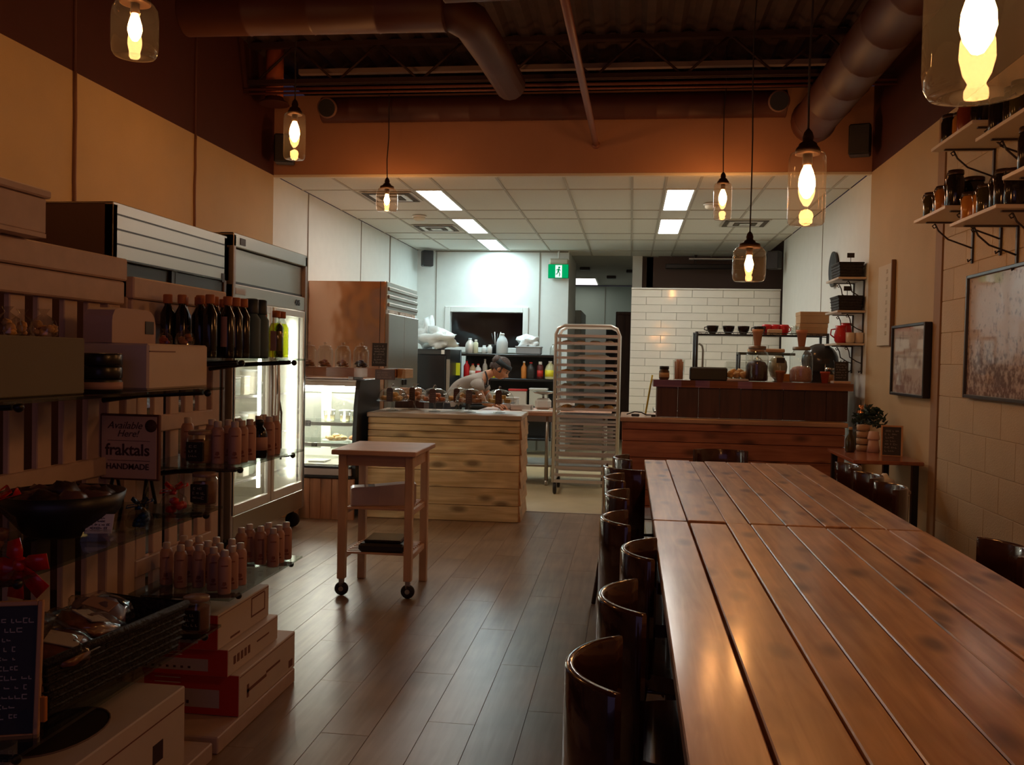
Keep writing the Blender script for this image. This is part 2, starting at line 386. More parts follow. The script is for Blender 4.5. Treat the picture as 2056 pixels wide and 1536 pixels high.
LL = ['fluorescent ceiling light panel nearest the bulkhead in the left row', 'fluorescent ceiling light panel in the middle of the left row', 'fluorescent ceiling light panel at the back of the left row by the rear wall',
      'fluorescent ceiling light panel nearer the bulkhead of the right pair', 'fluorescent ceiling light panel farther back of the right pair']
coolm = emis('cool_fluorescent_diffuser', (.70, .95, 1), PANEL_E*2.2)
for (i, j), lb in zip(LIGHTS, LL):
    cx, cy = (gx[i]+gx[i+1])/2, (gy[j]+gy[j+1])/2; hx, hy = (gx[i+1]-gx[i])/2-.012, (gy[j+1]-gy[j])/2-.012
    t = thing('ceiling_light', lb, 'light', (cx, cy, HC), 0, 'fluorescent panels in the tiled ceiling')
    fr = MB()
    for s in (-1, 1): fr.box(s*hx, s*(hx-.018), -hy, hy, -.006, .02); fr.box(-hx, hx, s*hy, s*(hy-.018), -.0055, .02)
    obj('light_frame', fr, white, t)
    obj('diffuser', MB().box(-hx+.018, hx-.018, -hy+.018, hy-.018, -.002, .006), coolm if (i, j) == (2, 5) else diffm, t)
# ceiling vents and detectors
def vent(cx, cy, s, label, sl=4):
    t = thing('ceiling_vent', label, 'vent', (cx, cy, HC-.006))
    obj('vent_frame', MB().box(-s, s, -s, s, -.006, 0, c=.002), M('vent_face', (.62, .58, .50), .6), t)
    d = M('vent_dark', (.10, .08, .06), .8) if 'vent_dark' not in bpy.data.materials else bpy.data.materials['vent_dark']
    for k in range(sl):
        a = s*(.9-.22*k); mb = MB()
        for q in (-1, 1): mb.box(-a, a, q*a, q*(a-.05), -.011-.003*k, -.0055); mb.box(q*a, q*(a-.05), -a, a, -.0112-.003*k, -.0055)
        obj('louver', mb, d if k % 2 == 0 else white, t)
vent(-2.46, 9.15, .27, 'square louvred ceiling vent behind the far left pendant lamp')
vent(-2.46, 11.35, .27, 'square louvred ceiling vent left of the middle ceiling light')
vent(1.28, 10.9, .27, 'square louvred ceiling vent above the tiled wall on the right')
def detector(x, y, label):
    t = thing('smoke_detector', label, 'detector', (x, y, HC-.004))
    obj('detector_base', MB().lathe([(.085, 0), (.085, -.012), (.075, -.018)], 20), white, t)
    obj('detector_cap', MB().lathe([(.07, -.018), (.068, -.04), (.045, -.055), (0, -.056)], 20), M('detector_plastic', (.7, .62, .48), .5), t)
detector(-2.46, 10.40, 'round ceiling smoke detector between the two left vents')
detector(.79, 9.60, 'round ceiling speaker or detector beside the far right cylinder pendant')
# back wall with pass-through, corridor opening to its right
wx0, wx1, wz0, wz1 = -2.75, -1.63, 1.55, 2.085
struct('wall_back', MB().box(XL, wx0, 13.8, 13.92, 0, HC).box(wx1, -.95, 13.8, 13.92, 0, HC).box(wx0, wx1, 13.8, 13.92, 0, wz0).box(wx0, wx1, 13.8, 13.92, wz1, HC).box(-1.07, -.95, 13.92, 15.6, 0, HC), white_wall)
w1 = struct('window_1', MB().box(wx0-.085, wx0, 13.775, 13.81, wz0-.08, wz1+.085, c=.006).box(wx1, wx1+.085, 13.775, 13.81, wz0-.08, wz1+.085, c=.006).box(wx0, wx1, 13.776, 13.81, wz1, wz1+.085, c=.006).box(wx0, wx1, 13.776, 13.81, wz0-.08, wz0, c=.006), white)
obj('pane', MB().box(wx0, wx1, 13.84, 13.85, wz0, wz1), fr_glass, w1)
struct('trim_10', MB().box(-2.985, -2.975, 13.79, 13.80, 0, HC).box(-1.395, -1.38, 13.788, 13.80, 0, HC).box(-3.0, -.96, 13.79, 13.8, HC-.02, HC-.003), seam_grey)
# dark back room behind the pass-through and corridor
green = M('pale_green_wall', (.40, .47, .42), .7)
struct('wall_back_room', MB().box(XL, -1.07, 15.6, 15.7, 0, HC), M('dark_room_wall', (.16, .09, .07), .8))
struct('wall_corridor_end', MB().box(-1.9, .7, 20, 20.1, 0, 3.0), green)
struct('wall_corridor_left', MB().box(-2.0, -1.9, 15.7, 20, 0, HC), white_wall)
struct('wall_corridor_right', MB().box(.22, .32, 14.5, 20, 0, HC), white_wall)
ck = struct('ceiling_corridor', MB().box(-3.3, .4, 14.4, 20.1, HC, HC+.05), M('grey_ceiling', (.45, .46, .42), .9))
t = thing('ceiling_light', 'small fluorescent light panel deep in the back corridor', 'light', (-1.02, 18.9, HC-.01))
obj('light_frame', MB().box(-.32, .32, -.75, .75, -.01, .005), white, t)
obj('diffuser', MB().box(-.29, .29, -.72, .72, -.014, -.008), emis('corridor_diffuser', PANEL_COL, 3.0), t)
for x in (-.93, -.42, .15):
    pass
struct('trim_11', MB().box(-.58, -.57, 19.98, 20, 0, 2.99).box(.0, .01, 19.98, 20, 0, 2.99), seam_grey)
# tiled partition and dark alcove above
tw = struct('wall_tiled', MB().box(-.006, XR+.0, 12.662, 12.78, 0, 2.372), grout)
tile_m = {}
rows = int(2.372/.1046); ty = 12.650
for r in range(rows+1):
    z = 2.372-(r+1)*.1046
    if z < .55: break
    x = -.006-(.41*.5 if r % 2 else 0)
    while x < XR:
        a, b = max(x, -.006), min(x+.407, XR)
        if b-a > .02:
            k = round(b-a, 3)
            if k not in tile_m: tile_m[k] = MB().box(0, k-.004, 0, .012, 0, .1006, c=.0025).mesh('tile'); tile_m[k].materials.append(subway)
            o = obj('tile', tile_m[k], None, tw, loc=(a+.002, ty, z+.002))
            o.rotation_euler = (random.uniform(-.008, .008), 0, random.uniform(-.006, .006))
        x += .41
struct('trim_12', MB().box(-.008, XR, 12.63, 12.79, 2.372, 2.392, c=.004), white)
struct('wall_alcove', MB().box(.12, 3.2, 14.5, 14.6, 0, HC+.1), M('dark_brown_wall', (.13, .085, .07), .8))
struct('wall_post', MB().box(-.0, .15, 14.38, 14.52, 0, HC), white_wall)
struct('wall_alcove_side', MB().box(3.1, 3.2, 12.3, 14.6, 0, HC), maroon)
struct('wall_alcove_return', MB().box(XR, 3.2, 12.45, 12.5, 0, HC), white_wall)
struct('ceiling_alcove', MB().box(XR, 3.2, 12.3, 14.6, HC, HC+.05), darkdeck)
t = thing('ceiling_track', 'dark metal track hanging in the alcove above the tiled wall', 'track', (.95, 14.2, 2.86))
obj('rail', MB().box(-.45, .9, -.06, .06, -.05, .02, c=.01), blackm, t); obj('rail', MB().box(-.1, .75, -.05, .05, .09, .11), white, t); obj('hanger', MB().box(-.02, .02, -.02, .02, .0, .16), blackm, t); obj('hanger', MB().box(.6, .64, -.02, .02, .0, .16), blackm, t)

# ---------------------------------------------------------------- open ceiling over the dining room
DZ = 4.05
dk = MB(); x = XL-.1; pts = []
while x < XR+.1:
    pts += [(x, DZ), (x+.045, DZ-.04), (x+.11, DZ-.04), (x+.155, DZ)]; x += .2
pts2 = pts+[(pts[-1][0], DZ+.05), (pts[0][0], DZ+.05)]
vs = [(a, -2.2, b) for a, b in pts]+[(a, 9.4, b) for a, b in pts]; n = len(pts)
dk.add(vs, [(i, i+1, n+i+1, n+i) for i in range(n-1)])
struct('ceiling_deck', dk, darkdeck)
for k, (jy, lb) in enumerate([(7.50, 'open web steel joist nearest the bulkhead'), (5.25, 'open web steel joist in the middle of the dining ceiling'), (3.0, 'open web steel joist over the near end of the room')]):
    zb, zt = 3.67, 4.0
    t = thing('steel_joist', lb, 'joist', (0, jy, zb))
    ch = MB().box(XL, XR, -.035, -.005, 0, .035).box(XL, XR, .005, .035, 0, .035)
    obj('bottom_chord', ch, darksteel, t)
    obj('top_chord', MB().box(XL, XR, -.035, .035, zt-zb-.02, zt-zb+.02), darksteel, t)
    x = XL+.05; up = True; pts = []
    while x < XR:
        pts.append((x, 0, .01 if up else zt-zb)); x += .36; up = not up
    for a, b in zip(pts[:-1], pts[1:]): obj('web_rod', MB().tube([a, b], .011, 6), darksteel, t)
t = thing('conduit', 'pair of thin horizontal conduits running below the far joist', 'pipe', (0, 7.40, 3.605))
obj('conduit_tube', MB().tube([(XL, 0, 0), (XR, 0, -.01)], .013, 6), pipe_m, t); obj('conduit_tube', MB().tube([(XL, 0, -.035), (XR, 0, -.045)], .010, 6), pipe_m, t)
o = obj('deck_angle', MB().box(XL+.4, XR, 7.6, 7.66, 3.79, 3.83), M('grey_steel_angle', (.33, .24, .22), .5)); tag(o, 'grey steel angle running across behind the far joist', 'beam')
o = obj('bridging_rod', MB().tube([(-2.2, 8.6, 4.0), (.9, 8.6, 4.0)], .012, 6), darksteel); tag(o, 'thin dark bridging rod under the metal deck', 'rod')
# rust pipe running along the room to the bulkhead
t = thing('sprinkler_pipe', 'long rust coloured pipe ending in a cap at the bulkhead', 'pipe', (-.34, 8.0, 3.26))
obj('pipe_run', MB().tube([(-.075, -5.2, .02), (0, 0, 0)], .026, 10), pipe_m, t)
obj('end_cap', MB().ball((0, .0, -.004), .036, 12, 8), pipe_m, t); obj('pipe_stub', MB().tube([(0, 0, 0), (0, .09, 0)], .014, 8), pipe_m, t)
# cross duct with registers
def spiral(p0, p1, r, seg=.25, n=20):
    p0, p1 = Vector(p0), Vector(p1); L = (p1-p0).length; k = max(2, int(L/seg)); pts = []; rs = []
    for i in range(k+1):
        for d, q in ((-.008, r), (0, r*1.03), (.008, r)):
            tt = min(1, max(0, i/k+d/L))
            if pts and (Vector(p0.lerp(p1, tt))-pts[-1]).length < 1e-4: continue
            pts.append(p0.lerp(p1, tt)); rs.append(q)
    return MB().tube(pts, rs, n)
t = thing('air_duct', 'round maroon duct running across in front of the bulkhead', 'duct', (0, 7.87, 3.55))
obj('duct_body', spiral((-2.75, 0, 0), (1.23, 0, 0), .11), ductm, t)
for x in (-2.66, 1.15):
    rg = obj('register', MB().lathe([(.075, 0), (.085, .02), (.088, .05), (.075, .055)], 20, (x, -.115, -.01), R=Matrix.Rotation(math.radians(105), 3, 'X')), M('register_rim', (.22, .11, .08), .5), t)
    obj('register_grille', MB().lathe([(0, .05), (.075, .058)], 20, (x, -.115, -.01), R=Matrix.Rotation(math.radians(105), 3, 'X')), black, rg)
t = thing('air_duct', 'large round maroon duct running above the right wall into the bulkhead', 'duct', (1.45, 8.05, 3.40))
obj('duct_body', spiral((.02, -7.2, .0), (0, -.35, .0), .17, .5), ductm, t)
obj('duct_elbow', MB().ball((0, -.22, -.0),   .185, 20, 12), ductm, t)
t = thing('air_duct', 'dark maroon duct crossing the upper left of the open ceiling', 'duct', (-1.9, 5.45, 3.50))
obj('duct_body', spiral((-.9, 0, 0), (.75, 0, -.01), .14, .4), ductm, t)
obj('duct_elbow', MB().tube([(.62, 0, -.01), (.78, .07, -.01), (.86, .25, -.01), (.90, .8, -.01), (.93, 1.6, 0)], .12, 16), ductm, t)
t = thing('air_duct', 'dark maroon duct at the top centre of the open ceiling', 'duct', (-.2, 4.9, 3.46))
obj('duct_body', spiral((-.85, 0, 0), (1.0, 0, .03), .15, .4), ductm, t)
t = thing('vent_pipe', 'upright maroon pipe with a flared collar in the far left corner', 'pipe', (-3.10, 7.62, 3.55))
obj('pipe_run', MB().tube([(0, 0, 0), (0, 0, .5)], .075, 16), M('red_pipe', (.50, .13, .06), .5), t)
obj('collar', MB().lathe([(.13, -.012), (.125, 0), (.08, .03), (.075, .05)], 20), ductm, t)
# loudspeakers
def speaker(loc, rz, label, s=1.0, parts=True):
    t = thing('loudspeaker', label, 'speaker', loc, rz)
    obj('cabinet', MB().box(-.085*s, .085*s, -.07*s, .08*s, -.125*s, .125*s, c=.012), black, t)
    obj('grille', MB().box(-.075*s, .075*s, -.078*s, -.07*s, -.115*s, .115*s, c=.003), M('speaker_cloth', (.04, .035, .035), .9, var=.2, scale=200) if 'speaker_cloth' not in bpy.data.materials else bpy.data.materials['speaker_cloth'], t)
    obj('bracket', MB().box(-.015, .015, .08*s, .16*s, -.02, .02).box(-.03, .03, .15*s, .165*s, -.05, .05), blackm, t)
speaker((-3.10, 7.87, 3.21), .25, 'black loudspeaker at the left end of the bulkhead')
speaker((1.83, 7.87, 3.24), -.3, 'black loudspeaker at the right end of the bulkhead')
speaker((-3.07, 13.55, 2.87), .5, 'black loudspeaker high in the far left kitchen corner', .95)
speaker((1.83, 12.30, 2.74), -.5, 'black loudspeaker high on the right above the tiled wall', .95)
# exit sign
t = thing('exit_sign', 'green exit sign with a white running figure hung from the kitchen ceiling', 'sign', (-1.10, 13.70, 2.71))
obj('sign_case', MB().box(-.155, .155, .0, .05, -.105, .105, c=.006), M('sign_green_case', (.02, .35, .14), .5), t)
obj('sign_face', MB().box(-.148, .148, -.003, 0, -.10, .10), emis('sign_green', (.0, .42, .13), .9), t)
fp = obj('pictogram', MB().box(-.045, .055, -.005, -.003, -.095, .09), emis('sign_white', (.8, 1, .9), 1.1), t)
mn = MB().ball((.012, -.006, .055), .015, 10, 6, sy=.2).prism([(-.01, .035), (.018, .04), (.012, -.01), (-.012, -.012)], (-.0075, -.005), 'xz')
mn.prism([(-.012, -.005), (.004, -.01), (-.012, -.045), (-.038, -.05), (-.038, -.04), (-.020, -.036)], (-.0075, -.005), 'xz').prism([(0, -.01), (.013, -.01), (.03, -.04), (.022, -.08), (.012, -.08), (.016, -.04)], (-.0075, -.005), 'xz')
mn.prism([(.014, .036), (.036, .01), (.030, .004), (.012, .022)], (-.0075, -.005), 'xz').prism([(-.008, .034), (-.034, .018), (-.032, .009), (-.010, .022)], (-.0075, -.005), 'xz')
obj('running_figure', mn, emis('sign_green_dark', (.0, .30, .10), .7), fp)
obj('mounting_box', MB().box(-.14, .15, -.01, .08, .105, .19, c=.02), M('beige_housing', (.55, .50, .40), .6), t)
obj('hanger', MB().tube([(0, .03, .19), (0, .03, .31)], .012, 8), white, t)

# ---------------------------------------------------------------- pendants
bulbm = emis('bulb_glow', (1, .50, .17), BULB_E)
def pendant(kind, x, y, ztop, zbot, w, label, cord_top=3.98, yy=0, mirror=False):
    t = thing('pendant_lamp', label, 'pendant lamp', (x, y, ztop), 0, 'glass pendant lamps')
    h = ztop-zbot; r = w/2
    rr = random.Random(int(x*100+y*10)); L = cord_top-ztop
    obj('cord', MB().tube([(rr.uniform(-.008, .008)*(0 if i in (0, 6) else 1), 0, .06+(L-.06)*i/6) for i in range(7)], .0045, 6), M('cord_black', (.03, .02, .015), .7) if 'cord_black' not in bpy.data.materials else bpy.data.materials['cord_black'], t)
    obj('cap', MB().lathe([(.004, .09), (.016, .075), (.022, .055), (.020, .04), (.034, .03), (.036, .022), (r*.62, .012), (r*.66, .004), (r*.66, -.012), (r*.60, -.012)], 24), M('bronze_cap', (.06, .028, .015), .35, metal=.6) if 'bronze_cap' not in bpy.data.materials else bpy.data.materials['bronze_cap'], t)
    if kind == 'jar': prof = [(r*.60, 0), (r*.80, -.012), (r*.95, -.035), (r, -.07), (r, -h+.05), (r*.96, -h+.018), (r*.86, -h+.003), (r*.6, -h), (1e-4, -h+.006)]
    else: prof = [(r*.62, 0), (r*.90, -.010), (r*.98, -.028), (r, -.05), (r, -h+.03), (r*.96, -h+.010), (r*.86, -h+.001), (r*.5, -h+.001), (1e-4, -h+.008)]
    sh = obj('glass_shade', MB().lathe(prof, 36), amber, t)
    obj('socket', MB().lathe([(.019, .0), (.019, -.05), (.016, -.055)], 16), bpy.data.materials['bronze_cap'], t)
    s = min(1, h/.26)
    obj('bulb', MB().lathe([(.013, -.05), (.015, -.06), (.022*s, -.075), (.031*s, -.095-.01*s), (.033*s, -.125*s-.01), (.026*s, -.15*s-.01), (.012*s, -.17*s-.012), (1e-4, -.175*s-.012)], 16), bulbm, t)
    d = bpy.data.lights.new('pendant_bulb', 'POINT'); d.energy = PENDANT_W; d.color = PEND_COL; d.shadow_soft_size = .03
    lo = bpy.data.objects.new('pendant_bulb_light', d); COL.objects.link(lo); lo.parent = t; lo.location = (0, 0, -.175*s-.05)
    return t
pendant('jar', -2.11, 7.70, 2.835, 2.63, .185, 'small rounded glass pendant lamp hanging at far left in front of the bulkhead')
pendant('cyl', .72, 7.70, 2.865, 2.565, .148, 'small cylindrical glass pendant lamp hanging at far right in front of the bulkhead')
pendant('cyl', -2.18, 5.70, 2.94, 2.645, .14, 'cylindrical glass pendant lamp hanging at left near the vertical duct')
pendant('jar', .70, 5.70, 2.10, 1.885, .20, 'low wide rounded glass pendant lamp hanging over the far end of the table')
pendant('jar', -2.16, 3.75, 2.90, 2.66, .195, 'wide rounded glass pendant lamp at top left above the coolers')
pendant('cyl', .675, 3.75, 2.23, 1.94, .145, 'large cylindrical glass pendant lamp hanging over the middle of the table')
pendant('jar', .64, 1.85, 2.17, 1.905, .195, 'nearest wide glass pendant lamp cut by the top right corner')
# ================================================================ coolers along the left wall
lit = emis('cooler_tube_light', (1, .98, .84), 16); lit_b = emis('cool_blue_tube', (.45, .62, 1), 1.2)
liner = M('white_cooler_liner', (.82, .82, .74), .5)
def cooler(label, y0, y1, x1, ztop, style):
    # fronts face +x; near side faces the camera
    t = thing('display_cooler', label, 'refrigerator', (x1-.34, (y0+y1)/2, 0), 0, 'coolers along the left wall'); d = .34; w = (y1-y0)/2
    zc = .15; zg0, zg1 = (.20, 1.80) if style == 'louvre' else (.30, 1.70)
    side = M('cooler_side_'+style, (.10, .055, .035) if style == 'louvre' else (.35, .30, .28), .4, metal=.3)
    th = .04
    obj('side_panel', MB().box(-d, d, -w, -w+th, zc, ztop-.01, c=.004), side, t); obj('side_panel', MB().box(-d, d, w-th, w, zc, ztop-.01, c=.004), side, t)
    obj('back_panel', MB().box(-d, -d+.03, -w+th, w-th, zc, ztop-.01), liner, t)
    obj('top_panel', MB().box(-d, d-.002, -w, w, ztop-.01, ztop, c=.003), ss, t)
    obj('base', MB().box(-d+.03, d, -w+th, w-th, zc, zg0, c=.005), ss if style == 'solid' else black, t)
    obj('interior_ceiling', MB().box(-d+.03, d-.07, -w+th, w-th, zg1+.01, zg1+.03), liner, t)
    if style == 'louvre':
        hd = obj('header', MB().box(d-.05, d, -w, w, zg1+.05, ztop, c=.004), ss, t)
        for k in range(4): z = ztop-.06-.075*k; obj('groove', MB().box(d-.002, d+.003, -w+.03, w-.04, z-.004, z+.004), blackm, hd)
        obj('badge', MB().box(d, d+.004, w-.075, w-.035, ztop-.30, ztop-.245), slate, hd)
        obj('mullion', MB().box(d-.06, d-.012, -.035, .035, zg0, zg1+.05), black, t)
        for s in (-1, 1):
            dr = MB(); a, b = (.005, w-.03) if s > 0 else (-w+.03, -.005)
            dx = d-.02 if s > 0 else d-.04
            dr.box(dx-.012, dx+.01, a, a+.05, zg0, zg1+.045).box(dx-.012, dx+.01, b-.05, b, zg0, zg1+.045).box(dx-.012, dx+.01, a+.05, b-.05, zg1-.04, zg1+.045).box(dx-.012, dx+.01, a+.05, b-.05, zg0, zg0+.07)
            dd = obj('door', dr, black, t); obj('pane', MB().box(dx-.003, dx+.001, a+.05, b-.05, zg0+.07, zg1-.04), glassm, dd)
        obj('lamp_tube', MB().box(d-.12, d-.09, -.02, .02, zg0+.1, zg1-.05), lit_b, t); obj('lamp_tube', MB().box(-d+.1, -d+.14, -w+.1, w-.1, zg1-.06, zg1-.03), lit_b, t)
    else:
        hd = obj('header', MB().box(d-.10, d-.03, -w, w, zg1+.16, ztop-.095, c=.004), ss, t)
        obj('header_cap', MB().box(d-.10, d, -w, w, ztop-.09, ztop+.002, c=.005), ss, hd)
        obj('shadow_gap', MB().box(d-.08, d-.028, -w+.01, w-.01, zg1+.145, zg1+.165), black, hd)
        lp = obj('lower_fascia', MB().box(d-.09, d-.004, -w, w, zg1+.035, zg1+.145, c=.005), ss, t)
        me = text_mesh('4X5', .062, bold=True); me.materials.clear(); me.materials.append(black)
        lo = bpy.data.objects.new('lettering', me); COL.objects.link(lo); lo.parent = lp; lo.location = (d-.001, w-.20, zg1+.09); lo.rotation_euler = (PI/2, 0, PI/2)
        obj('name_plate', MB().box(d-.004, d+.001, -w+.04, -w+.20, zg1+.08, zg1+.12), M('grey_plate', (.45, .42, .40), .4), lp)
        obj('badge', MB().box(d, d+.004, -w+.10, -w+.18, ztop-.07, ztop-.025), slate, hd)
        obj('mullion', MB().box(d-.06, d-.012, -.03, .03, zg0, zg1+.03), ss, t)
        for s in (-1, 1):
            a, b = (.012, w-.012) if s > 0 else (-w+.012, -.012); dr = MB(); dx = d
            dr.box(dx-.03, dx, a, a+.045, zg0, zg1+.03, c=.004).box(dx-.03, dx, b-.045, b, zg0, zg1+.03, c=.004).box(dx-.03, dx, a+.045, b-.045, zg1-.02, zg1+.03, c=.004).box(dx-.03, dx, a+.045, b-.045, zg0, zg0+.07, c=.004)
            dd = obj('door', dr, alu, t); obj('pane', MB().box(dx-.016, dx-.012, a+.045, b-.045, zg0+.07, zg1-.02), glassm, dd)
            hy = .035 if s > 0 else -.035
            obj('handle', MB().tube([(dx+.0, hy, 1.35), (dx+.03, hy, 1.33), (dx+.035, hy, 1.10), (dx+.03, hy, .87), (dx, hy, .85)], .012, 8), alu, dd)
        for yy in (-w+.07, 0.0, w-.07): obj('lamp_tube', MB().tube([(d-.10, yy, zg0+.1), (d-.10, yy, zg1-.05)], .014, 8), lit, t)
        obj('interior_wall', MB().box(-d+.03, d-.05, w-th-.01, w-th, zg0, zg1), liner, t)
        obj('power_cable', MB().tube([(d+.01, -.01, zg0+1.05), (d+.03, .03, 1.1), (d+.035, .09, .95), (d+.02, .12, .8), (d+.03, .10, .6)], .008, 6), M('grey_cable', (.12, .10, .08), .5), t)
    for k in range(4):
        z = zg0+.12+(zg1-zg0-.2)/4*k+.05; s = MB()
        for q in range(9): s.box(-d+.05, d-.12, -w+.05+(2*w-.1)*q/8-.004, -w+.05+(2*w-.1)*q/8+.004, z, z+.006)
        s.box(d-.125, d-.115, -w+.045, w-.045, z-.004, z+.012).box(-d+.045, -d+.055, -w+.045, w-.045, z-.004, z+.01)
        obj('wire_shelf', s, white, t)
    for sx in (-1, 1):
        for sy in (-1, 1):
            cs = obj('caster', MB().box(sx*(d-.08)-.015, sx*(d-.08)+.015, sy*(w-.07)-.02, sy*(w-.07)+.02, .07, zc), blackm, t)
            obj('wheel', MB().lathe([(.001, -.016), (.05, -.016), (.058, -.008), (.058, .008), (.05, .016), (.001, .016)], 18, (sx*(d-.08)+.012, sy*(w-.07), .058), R=Matrix.Rotation(PI/2, 3, 'X')), rubber, cs)
    return t, zg0, zg1
cooler('long sliding glass door cooler with louvred steel top and dark side nearest the camera', 4.33, 5.64, -2.6, 2.14, 'louvre')
cooler('two door glass cooler with polished steel header and bright interior beside the display case', 5.74, 7.12, -2.6, 2.18, 'solid')
# stock inside the bright cooler
carton = [M('pale_tub', (.75, .72, .62), .5), M('green_grey_tub', (.42, .46, .38), .5), M('cream_carton', (.8, .75, .6), .5)]
rr = random.Random(3); places = []
for zi, z in enumerate([.487, .837, 1.187]):
    z = .30+.12+(1.4-.2)/4*zi+.05+.013
    for k in range(7):
        y = 5.90+k*.165; places.append((y, z, zi, k))
for i, (y, z, zi, k) in enumerate(places):
    h = rr.uniform(.07, .20); kind = rr.random()
    door = 'left' if k < 4 else 'right'
    lb = '%s %s on the %s shelf of the two door cooler, %s from near end' % (['pale', 'grey green', 'cream'][i % 3], 'tub' if kind < .6 else 'carton', ['lowest', 'second', 'middle'][zi], ORD[k])
    t = thing('food_tub' if kind < .6 else 'carton', lb, 'container', (-2.84, y, z), 0, 'food containers in the bright cooler')
    if kind < .6:
        obj('body', MB().lathe([(.050, 0), (.052, .005), (.062, h-.02), (.063, h-.018)], 14), carton[i % 3], t); obj('lid', MB().lathe([(.066, h-.018), (.066, h-.004), (.055, h), (0, h)], 14), plastic_w, t)
    else:
        obj('body', MB().box(-.06, .06, -.055, .055, 0, h, c=.005), carton[i % 3], t); obj('lid', MB().box(-.058, .062, -.057, .057, h, h+.012, c=.004), white, t)
# ---------------------------------------------------------------- steel reach-in in the kitchen
t = thing('steel_refrigerator', 'tall stainless steel refrigerator with painted-in warm reflections behind the display case', 'refrigerator', (-2.88, 9.65, 0))
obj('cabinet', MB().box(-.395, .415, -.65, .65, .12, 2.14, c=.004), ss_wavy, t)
obj('edge_strip', MB().box(.36, .366, -.653, -.649, .12, 2.14), M('dark_seam', (.04, .02, .02), .5), t)
hd = obj('louvre_panel', MB().box(.415, .435, -.65, .65, 1.86, 2.14, c=.004), ss, t)
for k in range(3): obj('louvre', MB().box(.435, .452, -.62, .62, 1.89+.08*k, 1.93+.08*k, c=.006), ss, hd)
for s in (-1, 1):
    dd = obj('door', MB().box(.415, .455, .005 if s > 0 else -.645, .645 if s > 0 else -.005, .2, 1.82, c=.006), ss, t)
    obj('latch', MB().box(.455, .475, s*.03, s*.07, 1.08, 1.14, c=.003), black, dd)
for a in (-1, 1):
    for b in (-1, 1): obj('foot', MB().tube([(a*.35, b*.58, 0), (a*.35, b*.58, .12)], .02, 8), blackm, t)

# ================================================================ deli display case
t = thing('display_case', 'lit glass deli display case with wood panelled base beside the cedar counter', 'display case', (-2.74, 7.42, 0))
W0, W1 = -.50, .44      # local x extent
obj('base_cabinet', MB().box(W0, W1, .03, .72, .02, .36), black, t)
for k in range(10): x = W0+.005+k*.096; obj('base_board', MB().box(x, x+.094, 0, .03, .0, .345, c=.003), cedarV, t)
obj('bumper', MB().box(W0, W1-.0, -.02, .03, .35, .375, c=.006), black, t); obj('fascia', MB().box(W0, W1, -.01, .03, .375, .435, c=.003), M('pink_grey_fascia', (.50, .42, .38), .4), t); obj('bumper', MB().box(W0, W1, -.02, .03, .435, .455, c=.006), black, t)
prof = [(.03, .36), (0, .44), (.012, .75), (.035, .95), (.075, 1.10), (.11, 1.175), (.72, 1.175), (.72, .36)]
obj('end_panel', MB().prism([(y, z) for y, z in prof], (W1, W1+.035), 'yz'), black, t); obj('end_panel', MB().prism(prof, (W0-.03, W0), 'yz'), black, t)
obj('glass_front', MB().strip([(W0, y, z) for y, z in prof[1:6]], [(W1, y, z) for y, z in prof[1:6]], .005), glassm, t)
obj('top_panel', MB().box(W0, W1, .10, .72, 1.155, 1.18, c=.004), white, t)
obj('top_rail', MB().box(W0, W1, .085, .12, 1.125, 1.16, c=.004), M('pale_rail', (.62, .55, .48), .4), t)
obj('lamp_tube', MB().tube([(W0+.03, .15, 1.12), (W1-.12, .15, 1.12)], .015, 8), emis('case_tube_and_fill', (1, .97, .86), 75), t)
obj('lamp_tube', MB().tube([(W0+.03, .60, 1.13), (W1-.05, .60, 1.13)], .012, 8), bpy.data.materials['case_tube_and_fill'], t)  # added fill tube, brightens the case beyond its front tube
for z in (.612, .787): obj('lamp_tube', MB().tube([(W0+.03, .3, z), (W1-.03, .3, z)], .006, 6), bpy.data.materials['case_tube_and_fill'], t)  # glowing strips added below the shelves to lift the interior light
obj('deck', MB().box(W0, W1, .02, .70, .44, .465), M('case_deck', (.55, .52, .44), .5), t)
bk = obj('rear_doors', MB().box(W0, W1, .68, .71, .465, .53).box(W0, W1, .68, .71, 1.05, 1.155).box(-.06, .03, .67, .71, .53, 1.05).box(W0, W0+.05, .68, .71, .53, 1.05).box(W1-.03, W1, .68, .71, .53, 1.05), liner, t)
obj('pane', MB().box(W0+.05, -.06, .695, .70, .53, 1.05), M('grey_sliding_glass', (.30, .31, .27), .2), bk); obj('pane', MB().box(.03, W1-.03, .695, .70, .53, 1.05), bpy.data.materials['grey_sliding_glass'], bk)
shz = [.615, .775]
for z, dpt in ((.625, .10), (.80, .14)): obj('glass_shelf', MB().box(W0+.005, W1-.005, dpt, .62, z, z+.008), shelfglass, t); obj('price_rail', MB().box(W0+.005, W1-.005, dpt-.012, dpt, z-.018, z+.012), M('grey_rail', (.38, .37, .33), .4) if 'grey_rail' not in bpy.data.materials else bpy.data.materials['grey_rail'], t)
def wp(x, y, z): return (-2.74+x, 7.42+y, z)
def deli_cup(x, y, z, lb, r=.04, h=.075, m=None):
    q = thing('deli_cup', lb, 'cup', wp(x, y, z), 0, 'food cups in the display case')
    obj('cup_body', MB().lathe([(r*.8, 0), (r, h), (r*1.04, h)], 16), glassm, q); obj('filling', MB().lathe([(r*.76, .003), (r*.9, h*.55), (0, h*.6)], 14), m or bakedm, q)
    obj('lid', MB().lathe([(r*1.07, h), (r*1.07, h+.008), (r*.5, h+.014), (0, h+.014)], 16), plastic_w, q)
egg = M('pale_salad', (.8, .7, .45), .6); 
for i, x in enumerate([-.42, -.31, -.20]): deli_cup(x, .28, .808, '%s tub of pale salad from the left on the top display shelf' % ORD[i], .045, .09, egg)
